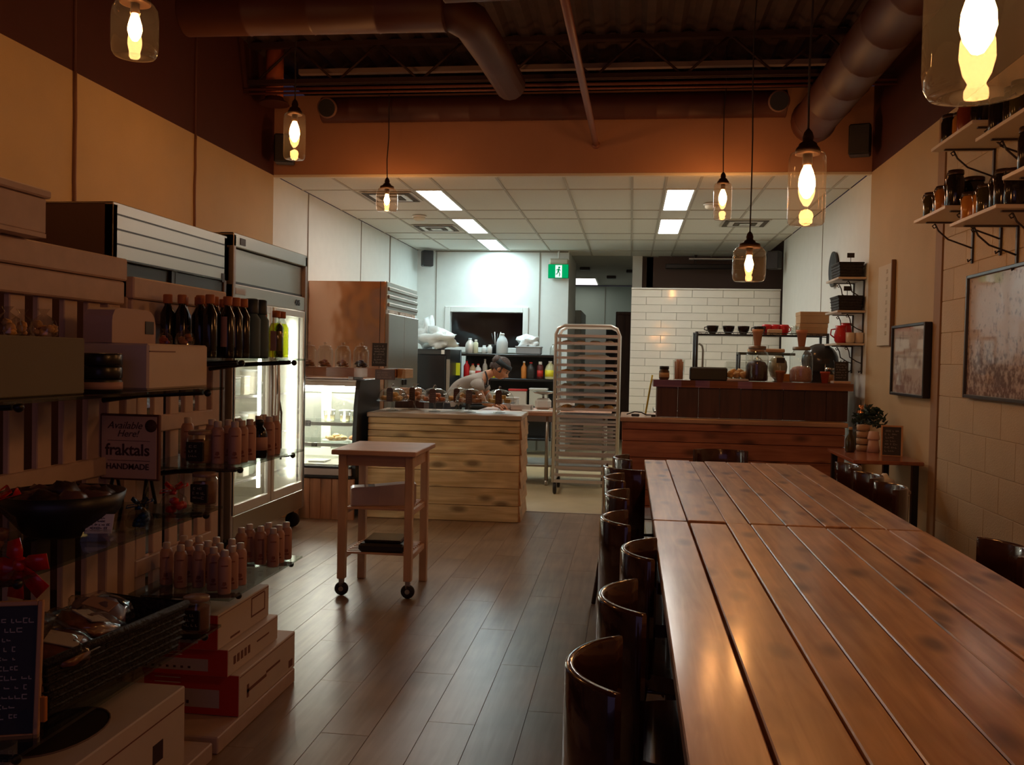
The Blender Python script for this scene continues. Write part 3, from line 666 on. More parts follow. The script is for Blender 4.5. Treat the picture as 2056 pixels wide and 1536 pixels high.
for i, x in enumerate([.13, .27, .38]): deli_cup(x, .34, .808, '%s clear tub right of the divider on the top display shelf' % ORD[i], .052, .09, egg)
def plate_of(x, y, z, lb, m, n=6, r=.11, seed=0):
    q = thing('pastry_plate', lb, 'plate', wp(x, y, z)); obj('plate', MB().lathe([(.05, 0), (r, .010), (r*1.02, .013), (r*.9, .011), (0, .006)], 20), white, q)
    for k in range(n):
        a = 2*PI*k/n; obj('pastry', MB().blob((math.cos(a)*r*.55, math.sin(a)*r*.55, .032), .032, .2, 9, 6, .6, seed+k), m, q)
    obj('pastry', MB().blob((0, 0, .05), .034, .2, 9, 6, .6, seed+99), m, q)
plate_of(-.30, .34, .633, 'plate of golden flat pastries on the lower display shelf at left', bakedm, 7, .14, 1)
plate_of(.20, .32, .633, 'plate of light pastries on the lower display shelf right of the divider', M('light_pastry', (.70, .48, .22), .6, var=.3, scale=40), 6, .12, 20)
plate_of(.38, .36, .633, 'plate of browned pastries at the right end of the lower display shelf', bakedd, 5, .085, 40)
plate_of(-.32, .30, .466, 'wide plate of pale pastries on the display case floor', egg, 7, .14, 60)
o = obj('folded_paper', MB().box(-2.74+.02, -2.74+.16, 7.42+.12, 7.42+.30, .466, .478, c=.003), paper); tag(o, 'white folded paper on the floor of the display case', 'paper')
def price_tag(x, y, z, w, h, lb, stem=.0, parent=None):
    q = thing('price_tag', lb, 'price tag', wp(x, y, z), 0, 'black price tags in the display case')
    obj('tag_card', MB().box(-w/2, w/2, -.002, .002, stem, stem+h), slate, q); s = scribble(-w*.4, w*.4, stem+h*.2, stem+h*.85, 2, int(x*100)+7, .0015); 
    for i, v in enumerate(s.v): s.v[i] = (v[0], v[1]-.002, v[2])
    obj('chalk_writing', s, chalk, q, kind='stuff')
    obj('tag_clip', MB().tube([(0, .004, 0), (0, .004, stem+.02)], .002, 6), chrome, q)
price_tag(.0, .105, .775, .085, .05, 'large black price tag on the top shelf rail at the divider')
price_tag(-.45, .2, .85, .05, .05, 'small black price tag above the salads at the left of the case', .04)
price_tag(-.07, .07, .600, .085, .05, 'black price tag left of centre on the lower shelf rail')
price_tag(.09, .07, .605, .05, .028, 'tiny black price tag right of centre on the lower shelf rail')
# slab of wood on top, jars, chalkboard
t = thing('live_edge_shelf', 'dark live-edge wood slab lying across the top of the display case', 'shelf', (-2.35, 7.62, 1.182))
rr = random.Random(5); top = [(-.9+i*.118, -.16+rr.uniform(-.012, .012)) for i in range(12)]; bot = [(.398, .22), (-.9, .22)]
obj('slab_plank', MB().prism(top+bot, (.025, .10), 'xy'), slab, t)
obj('slab_plank', MB().box(.40, .47, -.09, .20, .02, .10, c=.004), wood('pale_shelf_block', (.48, .28, .12), (.6, .36, .17), 1, .5, 20), t)
for x in (-.55, .0): obj('batten', MB().box(x-.02, x+.02, -.1, .2, 0, .025), slab, t)
q = thing('shelf_sign', 'small dark wooden sign hanging from the right end of the live-edge slab', 'sign', (-2.03, 7.445, 1.20)); obj('board', MB().box(-.085, .085, -.006, .006, -.01, .075, c=.003), espresso, q)
s = scribble(-.07, .07, .0, .06, 3, 8, .002); s.v = [(v[0], v[1]-.006, v[2]) for v in s.v]; obj('sign_writing', s, M('faded_lettering', (.30, .17, .11), .7), q, kind='stuff')
names = ['leftmost cookie jar on the wood slab half hidden by the cooler', 'second cookie jar from the left on the wood slab', 'third cookie jar from the left on the wood slab with brown cookies', 'rightmost cookie jar on the wood slab with dark cookies beside the menu board']
for k, x in enumerate([-2.745, -2.60, -2.44, -2.28]):
    j = thing('cookie_jar', names[k], 'jar', (x-.005, 7.60, 1.283), 0, 'glass cookie jars on the wood slab')
    obj('jar_body', MB().lathe([(.058, 0), (.064, .006), (.066, .02), (.066, .135), (.060, .155), (.048, .165), (.050, .172)], 24), glassm, j)
    ld = obj('lid', MB().lathe([(.052, .172), (.052, .180), (.02, .188), (.008, .19), (.010, .196), (.016, .202), (.012, .212), (0, .214)], 20), glassm, j)
    for c in range(9):
        a = c*2.4; r0 = .0 if c == 8 else .030
        obj('cookie', MB().blob((math.cos(a)*r0, math.sin(a)*r0, .015+.010*(c // 2)), .026, .25, 8, 5, .45, k*20+c), choc if k == 3 else bakedd, j)
def easel_board(label, loc, rz, w, h, tilt, frame_m, rows, seed, legs=True, frame=False, cat='chalkboard'):
    q = thing('chalkboard', label, cat, loc, rz); R = Matrix.Rotation(-tilt, 3, 'X'); 
    obj('slate_panel', MB().box(-w/2, w/2, -.004, .004, 0, h, R=R), slate, q)
    s = scribble(-w*.40, w*.40, h*.10, h*.92, rows, seed, h*.008); s.v = [tuple(R @ Vector((v[0], v[1]-.004, v[2]))) for v in s.v]; obj('chalk_writing', s, chalk, q, kind='stuff')
    if frame:
        for a, b, c, d in ((-w/2-.012, -w/2, -.012, h+.012), (w/2, w/2+.012, -.012, h+.012), (-w/2, w/2, -.012, 0), (-w/2, w/2, h, h+.012)):
            obj('frame_rail', MB().box(a, b, -.010, .008, c, d, c=.002, R=R), frame_m, q)
    if legs:
        for s in (-1, 1):
            top = R @ Vector((s*w*.35, .01, h*.92)); obj('rear_leg', MB().tube([top, (s*w*.40, h*math.sin(tilt)+h*.33, 0)], h*.028, 6), frame_m, q)
    return q
easel_board('small menu chalkboard on a wooden easel beside the cookie jars', (-2.115, 7.56, 1.30), .15, .125, .20, .16, M('easel_wood', (.55, .30, .14), .5), 7, 11)
ew = bpy.data.materials['easel_wood']
# ================================================================ cedar counter with cake stands
CX, CY, CR = -2.215, 7.60, math.radians(2.0); CL = 1.305; CD = .72
t = thing('service_counter', 'knotty pale cedar service counter with cake stands on top', 'counter', (CX, CY, 0), CR)
obj('carcass', MB().box(.03, CL-.03, .03, CD, .0, .86), espresso, t)
zz = [0, .135, .285, .425, .57, .70]
for k in range(5): obj('front_board', MB().box(0, CL, .0+.004*(k % 2), .03, zz[k]+.002, zz[k+1]-.002, c=.004), pine, t)
for k in range(3): z = .70+.055*k; obj('front_board', MB().box(0, CL, .003*(k % 2), .03, z+.002, z+.053, c=.005), pine, t)
for k in range(6):
    z0, z1 = (zz+[.865])[k], (zz+[.865])[k+1]
    obj('side_board', MB().prism([(CL-.03, z0+.002), (CL+.020, z0+.002), (CL+.004, z1-.002), (CL-.03, z1-.002)], (.031, CD), 'xz'), pineY, t)
obj('countertop', MB().box(-.01, CL+.015, -.012, CD+.02, .866, .905, c=.006), wood('counter_top_wood', (.52, .38, .24), (.62, .47, .32), 0, .35, 20), t)
tagm = M('dark_brown_label', (.07, .03, .022), .6)
c_, s_ = math.cos(CR), math.sin(CR)
def cpt(x, y): return (CX+x*c_-y*s_, CY+x*s_+y*c_)
lbl = ['leftmost glass domed cake stand on the counter with golden buns', 'second domed cake stand from the left set farther back with orange buns', 'third domed cake stand from the left with fruit pastries', 'fourth domed cake stand from the left set farther back',
       'fifth domed cake stand from the left with brown squares', 'rightmost domed cake stand on the counter with yellow slices']
mats = [bakedm, M('orange_bun', (.60, .24, .07), .5, var=.3, scale=30), M('fruit_pastry', (.58, .20, .08), .5, var=.5, scale=50), bakedm, bakedd, M('yellow_slice', (.68, .42, .10), .6, var=.3, scale=40)]
for k, (u, v, dm) in enumerate([(.135, .33, .138), (.28, .585, .128), (.515, .33, .138), (.685, .585, .128), (.835, .32, .138), (1.09, .36, .138)]):
    px, py = cpt(u, v); R0 = dm
    q = thing('cake_stand', lbl[k], 'cake stand', (px, py, .907), 0, 'domed cake stands on the counter')
    obj('pedestal', MB().lathe([(.055, 0), (.055, .004), (.02, .012), (.009, .03), (.008, .06), (.014, .075), (.05, .080)], 20), glassm, q)
    obj('plate', MB().lathe([(.02, .078), (R0*1.02, .083), (R0*1.05, .092), (R0*1.0, .090), (0, .086)], 28), glass('cake_plate_glass', (.8, .8, .8), .05, 1, .25) if 'cake_plate_glass' not in bpy.data.materials else bpy.data.materials['cake_plate_glass'], q)
    dmm = obj('dome', MB().lathe([(R0*.93, .092), (R0*.95, .12), (R0*.88, .15), (R0*.70, .180), (R0*.42, .20), (.012, .209)], 32), glassm, q)
    obj('dome_knob', MB().lathe([(.010, .209), (.007, .214), (.014, .222), (.014, .230), (.006, .236), (0, .237)], 16), glassm, dmm)
    rr = random.Random(k)
    for c in range(9):
        a = c*2*PI/6+rr.random(); r0 = R0*.55 if c < 6 else R0*.22
        if k in (4, 5): obj('cake_slice', MB().box(-.026, .026, -.020, .020, 0, .034, c=.004, R=Matrix.Rotation(a, 3, 'Z'), off=(math.cos(a)*r0, math.sin(a)*r0, .088+(.034 if c >= 6 else 0))), mats[k], q)
        else: obj('bun', MB().blob((math.cos(a)*r0, math.sin(a)*r0, .108+(.032 if c >= 6 else 0)), .030, .2, 9, 6, .75, k*30+c), mats[k], q)
    tg = thing('cake_tag', 'dark brown name tag hanging on the '+lbl[k].split(' on the')[0].split(' with')[0].split(' set')[0], 'tag', (px+.012, py-R0*.98-.006, 1.0), rr.uniform(-.25, .25), 'name tags on the cake domes')
    Rt = Matrix.Rotation(rr.uniform(-.14, .14), 3, 'Y')
    obj('tag_card', MB().prism([(-.028, -.01), (.028, -.01), (.028, .095), (.018, .110), (-.018, .110), (-.028, .095)], (-.003, .001), 'xz'), tagm, tg)
    s = scribble(-.02, .02, .01, .08, 4, k+50, .0018); s.v = [(v[0], v[1]-.003, v[2]) for v in s.v]; obj('tag_writing', s, M('faint_tag_ink', (.22, .12, .09), .7) if 'faint_tag_ink' not in bpy.data.materials else bpy.data.materials['faint_tag_ink'], tg, kind='stuff')
    obj('string', MB().tube([(0, 0, .10), (0, .04, .128), (0, R0*.95, .139)], .0015, 5), kraft, tg)
o = obj('cutting_board', MB().box(-.11, .11, -.02, .012, 0, .07, c=.01), birch, loc=(-2.07, 8.52, 1.021)); 
tag(o, 'pale wooden block behind the leftmost cake stand', 'board')
sp = obj('block_stand', MB().box(-.14, .14, -.1, .12, 0, 1.02), espresso, loc=(-2.07, 8.58, 0)); tag(sp, 'dark cabinet behind the counter under the pale wooden block', 'cabinet')
# ================================================================ kitchen
# work island
t = thing('work_table', 'wooden topped kitchen work table with steel legs and lower shelf', 'table', (-1.15, 10.39, 0))
obj('tabletop', MB().box(-.52, .95, -.42, .42, .765, .81, c=.006), wood('reddish_butcher_top', (.38, .17, .10), (.50, .25, .15), 0, .45, 16), t)
obj('apron', MB().box(-.49, .92, -.385, -.365, .70, .765), ss, t)
for x in (-.48, .26, .88):
    for y in (-.37, .37): l = obj('leg', MB().tube([(x, y, 0.02), (x, y, .765)], .021, 10), ss, t); obj('foot', MB().lathe([(.014, 0), (.022, .01), (.022, .05)], 10, (x, y, 0)), ss, l)
obj('lower_shelf', MB().box(-.5, .9, -.36, .36, .20, .225, c=.004), ss, t)
o = obj('flour_bin', MB().lathe([(.17, 0), (.19, .02), (.21, .40), (.22, .42), (.20, .44)], 20), M('tan_bin', (.40, .28, .18), .5), loc=(-1.35, 10.4, .226)); tag(o, 'tan storage bin on the lower shelf of the work table', 'bin')
o = obj('paper_sheet', MB().box(-.20, .22, -.12, .12, 0, .008, c=.002), paper, loc=(-.98, 10.14, .811)); tag(o, 'white paper sheet lying on the work table', 'paper')
t = thing('work_tray', 'grey metal tray on the work table beside the paper', 'tray', (-1.20, 10.22, .811)); obj('tray_pan', MB().box(-.12, .12, -.1, .1, 0, .006).box(-.12, .12, -.1, -.094, 0, .06).box(-.12, .12, .094, .1, 0, .06).box(-.12, -.114, -.1, .1, 0, .06).box(.114, .12, -.1, .1, 0, .06), alu, t)
t = thing('stand_scale', 'kitchen scale with a round metal pan at the back of the work table', 'scale', (-.98, 10.45, .811)); obj('scale_body', MB().box(-.09, .09, -.08, .08, 0, .13, c=.03), M('cream_enamel', (.66, .62, .55), .4), t); obj('pan', MB().lathe([(.02, .17), (.10, .185), (.13, .21), (.125, .21), (.09, .19), (0, .178)], 20), ss, t); obj('stem', MB().tube([(0, 0, .13), (0, 0, .18)], .012, 8), ss, t)
for k, (x, y, lb) in enumerate([(-1.36, 10.38, 'clear plastic food tub at the left of the work table'), (-.72, 10.4, 'clear plastic food tub at the right of the work table')]):
    q = thing('food_tub', lb, 'container', (x, y, .811)); obj('body', MB().box(-.10, .10, -.08, .08, 0, .12, c=.012), plastic_w, q); obj('lid', MB().box(-.105, .105, -.085, .085, .12, .135, c=.006), white, q)
# sheet pan rack
RX0, RX1, RY0, RY1, RZ = -.765, -.115, 9.40, 9.92, 1.74
t = thing('sheet_pan_rack', 'tall aluminium sheet pan rack on casters holding baking trays', 'rack', ((RX0+RX1)/2, (RY0+RY1)/2, 0)); w, d = .325, .26
for s in (-1, 1):
    pts = [(-w, s*d, .12), (-w, s*d, RZ-.09), (-w+.025, s*d, RZ-.03), (-w+.09, s*d, RZ), (w-.09, s*d, RZ), (w-.025, s*d, RZ-.03), (w, s*d, RZ-.09), (w, s*d, .12)]
    obj('side_frame', MB().tube(pts, .017, 8), alu, t)
    obj('bottom_rail', MB().box(-w, w, s*d-.012, s*d+.012, .12, .15), alu, t)
obj('cross_rail', MB().box(-w-.01, -w+.015, -d, d, .12, .15), alu, t); obj('cross_rail', MB().box(w-.015, w+.01, -d, d, .12, .15), alu, t); obj('cross_rail', MB().box(-w-.0, -w+.015, -d, d, RZ-.12, RZ-.10), alu, t)
rm = None
for s in (-1, 1):
    for k in range(20):
        z = .20+k*.0755
        if rm is None: rm = {}
        if s not in rm: rm[s] = MB().box(-w+.01, w-.01, s*(d-.012)-.004, s*(d-.012)+.004, -.012, .012).box(-w+.01, w-.01, min(s*(d-.01), s*(d-.045)), max(s*(d-.01), s*(d-.045)), -.012, -.009).mesh('runner'); rm[s].materials.append(alu)
        obj('runner', rm[s], None, t, loc=(0, 0, z))
for sx in (-1, 1):
    for sy in (-1, 1):
        cs = obj('caster', MB().box(sx*w*.94-.02, sx*w*.94+.02, sy*d*.92-.012, sy*d*.92+.012, .055, .125), ss, t); obj('wheel', MB().lathe([(.001, -.017), (.052, -.017), (.060, -.009), (.060, .009), (.052, .017), (.001, .017)], 18, (sx*w*.94, sy*d*.92, .060), R=Matrix.Rotation(PI/2, 3, 'Y')), rubber, cs)
cont = ['empty', 'dough', 'cloth', 'empty', 'brown', 'paper', 'dough', 'empty', 'paper', 'brown', 'empty']
tm = MB().box(-.30, .30, -.225, .225, 0, .004).box(-.30, .30, -.228, -.222, 0, .024).box(-.30, .30, .222, .228, 0, .024).box(-.303, -.297, -.225, .225, 0, .024).box(.297, .303, -.225, .225, 0, .024).mesh('tray_pan'); tm.materials.append(alu)
for k, cc in enumerate(cont):
    lev = [19, 18, 16, 15, 14, 13, 12, 11, 10, 9, 8][k]; z = .20+lev*.0755-.0085
    q = thing('baking_tray', '%s baking tray from the top of the sheet pan rack%s' % (ORD[k], {'empty': ', empty', 'dough': ', holding pale dough', 'cloth': ', covered in white cloth', 'brown': ', holding browned pastries', 'paper': ', lined with white paper'}[cc]), 'tray', ((RX0+RX1)/2, (RY0+RY1)/2, z), 0, 'baking trays in the rack')
    obj('tray_pan', tm, None, q)
    if cc in ('dough', 'brown'):
        for i in range(8): obj('dough_piece' if cc == 'dough' else 'pastry', MB().blob((-.22+.147*(i % 4), -.1+.2*(i//4), .022), .045, .2, 9, 6, .45, k*10+i, 1.2), M('raw_dough', (.72, .60, .42), .6) if (cc == 'dough' and 'raw_dough' not in bpy.data.materials) else (bpy.data.materials['raw_dough'] if cc == 'dough' else bakedm), q)
    elif cc != 'empty':
        obj('paper_liner', MB().box(-.285, .285, -.21, .21, .004, .006), paper, q)
        if cc == 'cloth': obj('cloth', MB().blob((.05, 0, .025), .10, .3, 14, 8, .25, 4, 1.8, 1.4), paper, q)
        else: obj('loaf', MB().blob((.02, -.02, .024), .06, .2, 12, 7, .35, k, 2.2, 1.2), M('pale_loaf', (.74, .64, .50), .6) if 'pale_loaf' not in bpy.data.materials else bpy.data.materials['pale_loaf'], q)
# dark oven, upper left of the kitchen
t = thing('oven', 'black convection oven with a steel edge at the back left of the kitchen', 'oven', (-2.76, 12.6, 0))
obj('body', MB().box(-.25, .26, -.02, .7, .1, 1.50, c=.01), black, t); obj('door', MB().box(-.245, .20, -.05, -.02, .55, 1.42, c=.01), M('oven_door_black', (.01, .01, .012), .15), t)
obj('steel_edge', MB().box(.21, .26, -.045, .0, .1, 1.36, c=.004), ss, t); obj('control_panel', MB().box(-.245, .2, -.04, -.02, 1.43, 1.49), M('oven_panel', (.05, .05, .05), .3), t)
obj('warning_label', MB().box(.14, .185, -.058, -.05, 1.43, 1.49), paper, t)
for a in (-.2, .2): obj('foot', MB().tube([(a, .05, 0), (a, .05, .1)], .02, 8), blackm, t); obj('foot', MB().tube([(a, .6, 0), (a, .6, .1)], .02, 8), blackm, t)
bagm = M('white_plastic_bag', (.80, .84, .84), .45, bump=.6, bscale=14)
o = obj('plastic_bag', MB().blob((0, 0, .13), .17, .7, 18, 12, .75, 3, 1.35, .9), bagm, loc=(-2.66, 12.66, 1.505)); tag(o, 'crumpled white plastic bag draped on the black oven', 'bag')
o = obj('plastic_bag', MB().blob((0, 0, .22), .16, .6, 18, 12, 1.35, 9, .75, .8), bagm, loc=(-2.92, 12.95, 1.51)); tag(o, 'upright white plastic bag behind the crumpled bag beside the refrigerator', 'bag')
# black prep shelving with bottles
SX0, SX1, SY0, SY1 = -2.44, -1.03, 13.05, 13.55
t = thing('storage_shelving', 'black metal shelving along the rear wall under the pass-through window', 'shelving', ((SX0+SX1)/2, (SY0+SY1)/2, 0)); w = (SX1-SX0)/2; d = .25
for x in (-w, w):
    for y in (-d, d): obj('post', MB().tube([(x, y, 0), (x, y, 1.50)], .015, 8), blackm, t)
for z in (.25, .70, 1.10, 1.45): obj('shelf', MB().box(-w, w, -d, d, z-.035, z, c=.006), blackm, t)
obj('back_sheet', MB().box(-w, w, d-.01, d, .25, 1.45), M('dark_back_sheet', (.035, .04, .04), .5), t)
def bottle(lb, loc, h, r, m, capm, kind='bottle', label_m=None, grp=None, cat='bottle', n=14, sq=False):
    q = thing('squeeze_bottle' if kind == 'squeeze' else ('jug' if kind == 'jug' else 'bottle'), lb, cat, loc, 0, grp)
    if kind == 'jug': p = [(r*.95, 0), (r, .01), (r, h*.55), (r*.8, h*.72), (r*.35, h*.88), (r*.33, h*.92)]
    elif kind == 'squeeze': p = [(r*.9, 0), (r, .006), (r, h*.74), (r*.8, h*.80), (r*.5, h*.83)]
    else: p = [(r*.93, 0), (r, .006), (r, h*.62), (r*.75, h*.72), (r*.40, h*.79), (r*.36, h*.92)]
    obj('body', MB().lathe(p, n), m, q)
    zt = p[-1][1]; rc = p[-1][0]
    obj('cap', MB().lathe([(rc*1.15, zt-.002), (rc*1.15, h*.985), (rc*.9, h), (0, h)], n), capm, q)
    if label_m: obj('label', MB().lathe([(r*1.015, h*.14), (r*1.015, h*.50)], n), label_m, q)
    return q
yel = M('yellow_label', (.80, .72, .03), .5); lemon = M('pale_lemon_liquid', (.62, .62, .36), .3); clr = M('translucent_jug', (.55, .55, .48), .3)
zs = 1.103
items = [(-2.36, .26, .045, redg, black, 'bottle', None, 'red bottle at the left end of the dark middle shelf'), (-2.27, .20, .05, kraft, redc, 'jug', paper, 'brown jar with a red lid on the dark middle shelf'), (-2.19, .20, .045, plastic_w, redc, 'bottle', redc, 'white and red labelled bottle on the dark middle shelf'),
 (-2.09, .27, .035, M('grey_bottle', (.42, .38, .33), .4), alu, 'bottle', None, 'grey soap bottle on the dark middle shelf'), (-1.97, .16, .045, yel, white, 'squeeze', yel, 'yellow carton-like tub left of the baker on the middle shelf'),
 (-1.42, .24, .06, M('black_jar', (.03, .03, .03), .3), redc, 'jug', None, 'dark jar right of the baker on the middle shelf'), (-1.52, .25, .04, M('orange_bottle', (.62, .22, .04), .4), white, 'bottle', None, 'orange bottle just right of the baker on the middle shelf'),
 (-1.285, .25, .045, M('dark_red_carton', (.12, .02, .02), .4), white, 'squeeze', redc, 'tall black and red sauce bottle on the middle shelf'), (-1.14, .26, .075, lemon, white, 'jug', yel, 'large yellowish vinegar jug on the middle shelf'), (-1.045+.005, .20, .035, M('pink_bottle', (.62, .25, .22), .4), white, 'squeeze', paper, 'small pink bottle at the right end of the middle shelf')]
for x, h, r, m, cm, kd, lm, lb in items: bottle(lb, (x, 13.12 if 'right end' not in lb else 13.2, zs), h, r, m, cm, kd, lm)
zs = 1.453
for x, y, h, r, m, cm, kd, lb in [(-2.235, 13.15, .20, .035, M('cream_bottle', (.72, .70, .48), .4), alu, 'squeeze', 'tall cream squeeze bottle on the top kitchen shelf'), (-2.12, 13.2, .12, .04, plastic_w, plastic_w, 'squeeze', 'short translucent tub on the top kitchen shelf'),
   (-2.03, 13.15, .13, .036, plastic_w, white, 'squeeze', 'white cup shaped tub left of the big plastic container'), (-1.85, 13.15, .30, .085, M('clear_plastic_tub', (.62, .68, .70), .3), plastic_w, 'jug', 'big cloudy plastic container in the middle of the top kitchen shelf'),
   (-1.10, 13.2, .16, .06, glassm, ss, 'jug', 'clear glass jar at the right end of the top kitchen shelf'), (-2.33, 13.2, .22, .07, alu, plastic_w, 'jug', 'dented metal canister at the left of the top kitchen shelf')]:
    bottle(lb, (x, y, zs), h, r, m, cm, kd)
q = thing('utensil_crock', 'dark crock of utensils leaning on the top kitchen shelf', 'crock', (-1.97, 13.3, zs)); obj('crock', MB().lathe([(.05, 0), (.06, .12), (.062, .14)], 16), black, q)
for k in range(4): obj('utensil', MB().tube([(0, 0, .05), (-.06+.045*k, .01, .30+.02*(k % 2))], .007, 6), alu if k % 2 else blackm, q)
t = thing('dish_tub', 'grey plastic bus tub on the top kitchen shelf', 'tub', (-1.46, 13.2, zs)); obj('tub_body', MB().box(-.18, .18, -.12, .12, 0, .11, c=.012), M('grey_tub', (.30, .32, .35), .5), t); obj('rim', MB().box(-.19, .19, -.13, .13, .10, .118, c=.006), M('grey_tub_rim', (.42, .44, .46), .5), t)
o = obj('plastic_bag', MB().blob((0, 0, .06), .11, .8, 18, 12, .75, 12, 1.25, .9), bagm, loc=(-1.45, 13.2, zs+.12)); tag(o, 'knotted plastic bag with red contents sitting in the grey tub', 'bag')
o = obj('yellow_notice', MB().box(-.035, .035, -.002, .002, -.09, .09), M('bright_yellow', (.75, .78, .02), .5), loc=(-2.475, 13.03, 1.22)); tag(o, 'bright yellow notice stuck beside the oven and shelving', 'sticker')
for k, (x, lb, m, hh) in enumerate([(-1.98, 'grey storage box behind the baker on the low shelf', plastic_w, .17), (-1.60, 'white box with a red lid on the low kitchen shelf', M('offwhite_box', (.55, .50, .44), .5), .22), (-1.30, 'clear storage box with a pale lid on the low kitchen shelf', clr, .24)]):
    q = thing('storage_box', lb, 'box', (x, 13.15, .703)); obj('box_body', MB().box(-.13, .13, -.09, .1, 0, hh, c=.01), m, q); obj('lid', MB().box(-.135, .135, -.095, .105, hh, hh+.03, c=.008), redc if k == 1 else plastic_w, q)
# corridor furniture
t = thing('tall_cabinet', 'dark tall cabinet in the back corridor right of the opening', 'cabinet', (-.05, 16.2, 0)); obj('body', MB().box(-.22, .24, 0, .7, 0, 2.25, c=.01), espresso, t); obj('door', MB().box(-.21, .23, -.025, 0, .05, 2.2, c=.008), espresso, t)
t = thing('locker', 'lower dark locker beside the tall corridor cabinet', 'cabinet', (-.33, 18.6, 0)); obj('body', MB().box(-.17, .17, 0, .5, 0, 2.05, c=.01), black, t); obj('door', MB().box(-.16, .16, -.02, 0, .05, 2.0, c=.006), black, t)
t = thing('wall_cupboard', 'pale grey cupboard along the left side of the back corridor', 'cupboard', (-.98, 15.9, 0)); obj('body', MB().box(-.06, .12, 0, 1.6, 0, 2.25, c=.01), M('grey_green_steel', (.34, .37, .34), .5), t); obj('handle', MB().box(.12, .135, .2, .23, 1.0, 1.2, c=.004), ss, t)
o = obj('half_wall_panel', MB().box(-.95, -.45, 19.5, 19.56, 0, 2.1), M('pale_panel', (.50, .50, .46), .7)); tag(o, 'pale half height panel at the end of the corridor', 'panel')
for x, y, lb in ((-.40, 17.8, 'small dark ceiling device in the middle of the corridor'), (-.93+.1, 16.2, 'small dark ceiling vent at the corridor entrance'), (-.02, 16.6, 'small dark ceiling vent at the right of the corridor')): o = obj('ceiling_device', MB().box(-.09, .09, -.10, .10, -.05, -.002, c=.01), black, loc=(x, y, HC)); tag(o, lb, 'vent')

# ================================================================ right counter, dark riser
RXA, RXB, RYF, RYD = -.055, 1.80, 7.95, .75
t = thing('bar_counter', 'reddish cedar bar counter behind the far end of the long table', 'counter', (RXA, RYF, 0)); L = RXB-RXA
obj('carcass', MB().box(.03, L-.01, .03, RYD, 0, .865), espresso, t)
zb = [0, .14, .28, .42, .56, .70, .80, .865]
for k in range(7): obj('front_board', MB().box(0, L, .004*(k % 2), .03, zb[k]+.002, zb[k+1]-.002, c=.004), cedar, t)
for k in range(6): obj('side_board', MB().box(-.003*(k % 2), .03, .031, RYD, zb[k]+.002, zb[k+1 if k < 5 else 7]-.002, c=.004), cedar, t)
obj('countertop', MB().box(-.02, L+.02, -.02, RYD+.02, .866, .905, c=.006), wood('pale_bar_top', (.50, .30, .19), (.60, .38, .25), 0, .3, 20), t)
t = thing('bar_riser', 'dark stained raised serving box with a thick slab top on the bar counter', 'counter', (.24, 8.10, .907)); L = 1.61
for k in range(9): x = k*L/9; obj('front_board', MB().box(x+.001, x+L/9-.001, 0, .025+.004*(k % 2), 0, .262, c=.003), espresso, t)
obj('end_panel', MB().box(0, .02, .03, .36, 0, .262), espresso, t); obj('end_panel', MB().box(L-.02, L, .03, .36, 0, .262), espresso, t)
rr = random.Random(9); fr = [(-.035+i*(L+.07)/14, -.035+rr.uniform(-.006, .006)) for i in range(15)]
obj('slab_top', MB().prism(fr+[(L+.035, .38), (-.035, .38)], (.263, .325), 'xy'), slab, t)
ZT = .907+.326
def on_bar(x, y=8.2): return (x, y, ZT)
q = thing('sauce_jar', 'short brown jar with a dark lid at the left end of the bar riser', 'jar', on_bar(.30, 8.18)); obj('jar_body', MB().lathe([(.040, 0), (.045, .01), (.045, .07), (.036, .085), (.036, .09)], 16), M('dark_brown_glass', (.09, .05, .03), .2), q); obj('lid', MB().lathe([(.041, .09), (.041, .115), (.035, .118), (0, .118)], 16), black, q); obj('label', MB().lathe([(.0455, .02), (.0455, .06)], 16), kraft, q)
q = thing('straw_glass', 'clear glass holding rolled napkins and sticks on the bar riser', 'glass', on_bar(.425, 8.16)); obj('glass_body', MB().lathe([(.045, 0), (.052, .17), (.053, .175)], 20), glassm, q)
for k in range(6): a = k*1.05; obj('napkin_roll', MB().tube([(math.cos(a)*.022, math.sin(a)*.022, .005), (math.cos(a)*.026, math.sin(a)*.026, .16+.01*(k % 3))], .013, 8), M('pinkish_napkin', (.62, .36, .26), .7) if 'pinkish_napkin' not in bpy.data.materials else bpy.data.materials['pinkish_napkin'], q)
q = thing('receipt_box', 'long black box lying on the bar riser', 'box', on_bar(.68, 8.17)); obj('box_body', MB().box(-.16, .16, -.05, .06, 0, .115, c=.01), M('greenish_black', (.025, .028, .02), .5), q); obj('lid_seam', MB().box(-.161, .161, -.0515, -.05, .085, .09), black, q)
q = thing('pastry_tray', 'clear covered tray of golden pastries beside the large dark jar', 'tray', on_bar(.93, 8.26)); obj('tray', MB().box(-.10, .10, -.09, .09, 0, .02, c=.004), ss, q); obj('cover', MB().box(-.095, .095, -.085, .085, .02, .17, c=.015), glassm, q)
for k in range(5): obj('pastry', MB().blob((-.06+.03*k, -.02+.03*(k % 2), .055+.02*(k % 2)), .036, .3, 9, 6, .9, k+5), bakedm, q)
jarsil = [(.088, 0), (.096, .012), (.098, .03), (.098, .22), (.090, .25), (.070, .265), (.068, .28)]
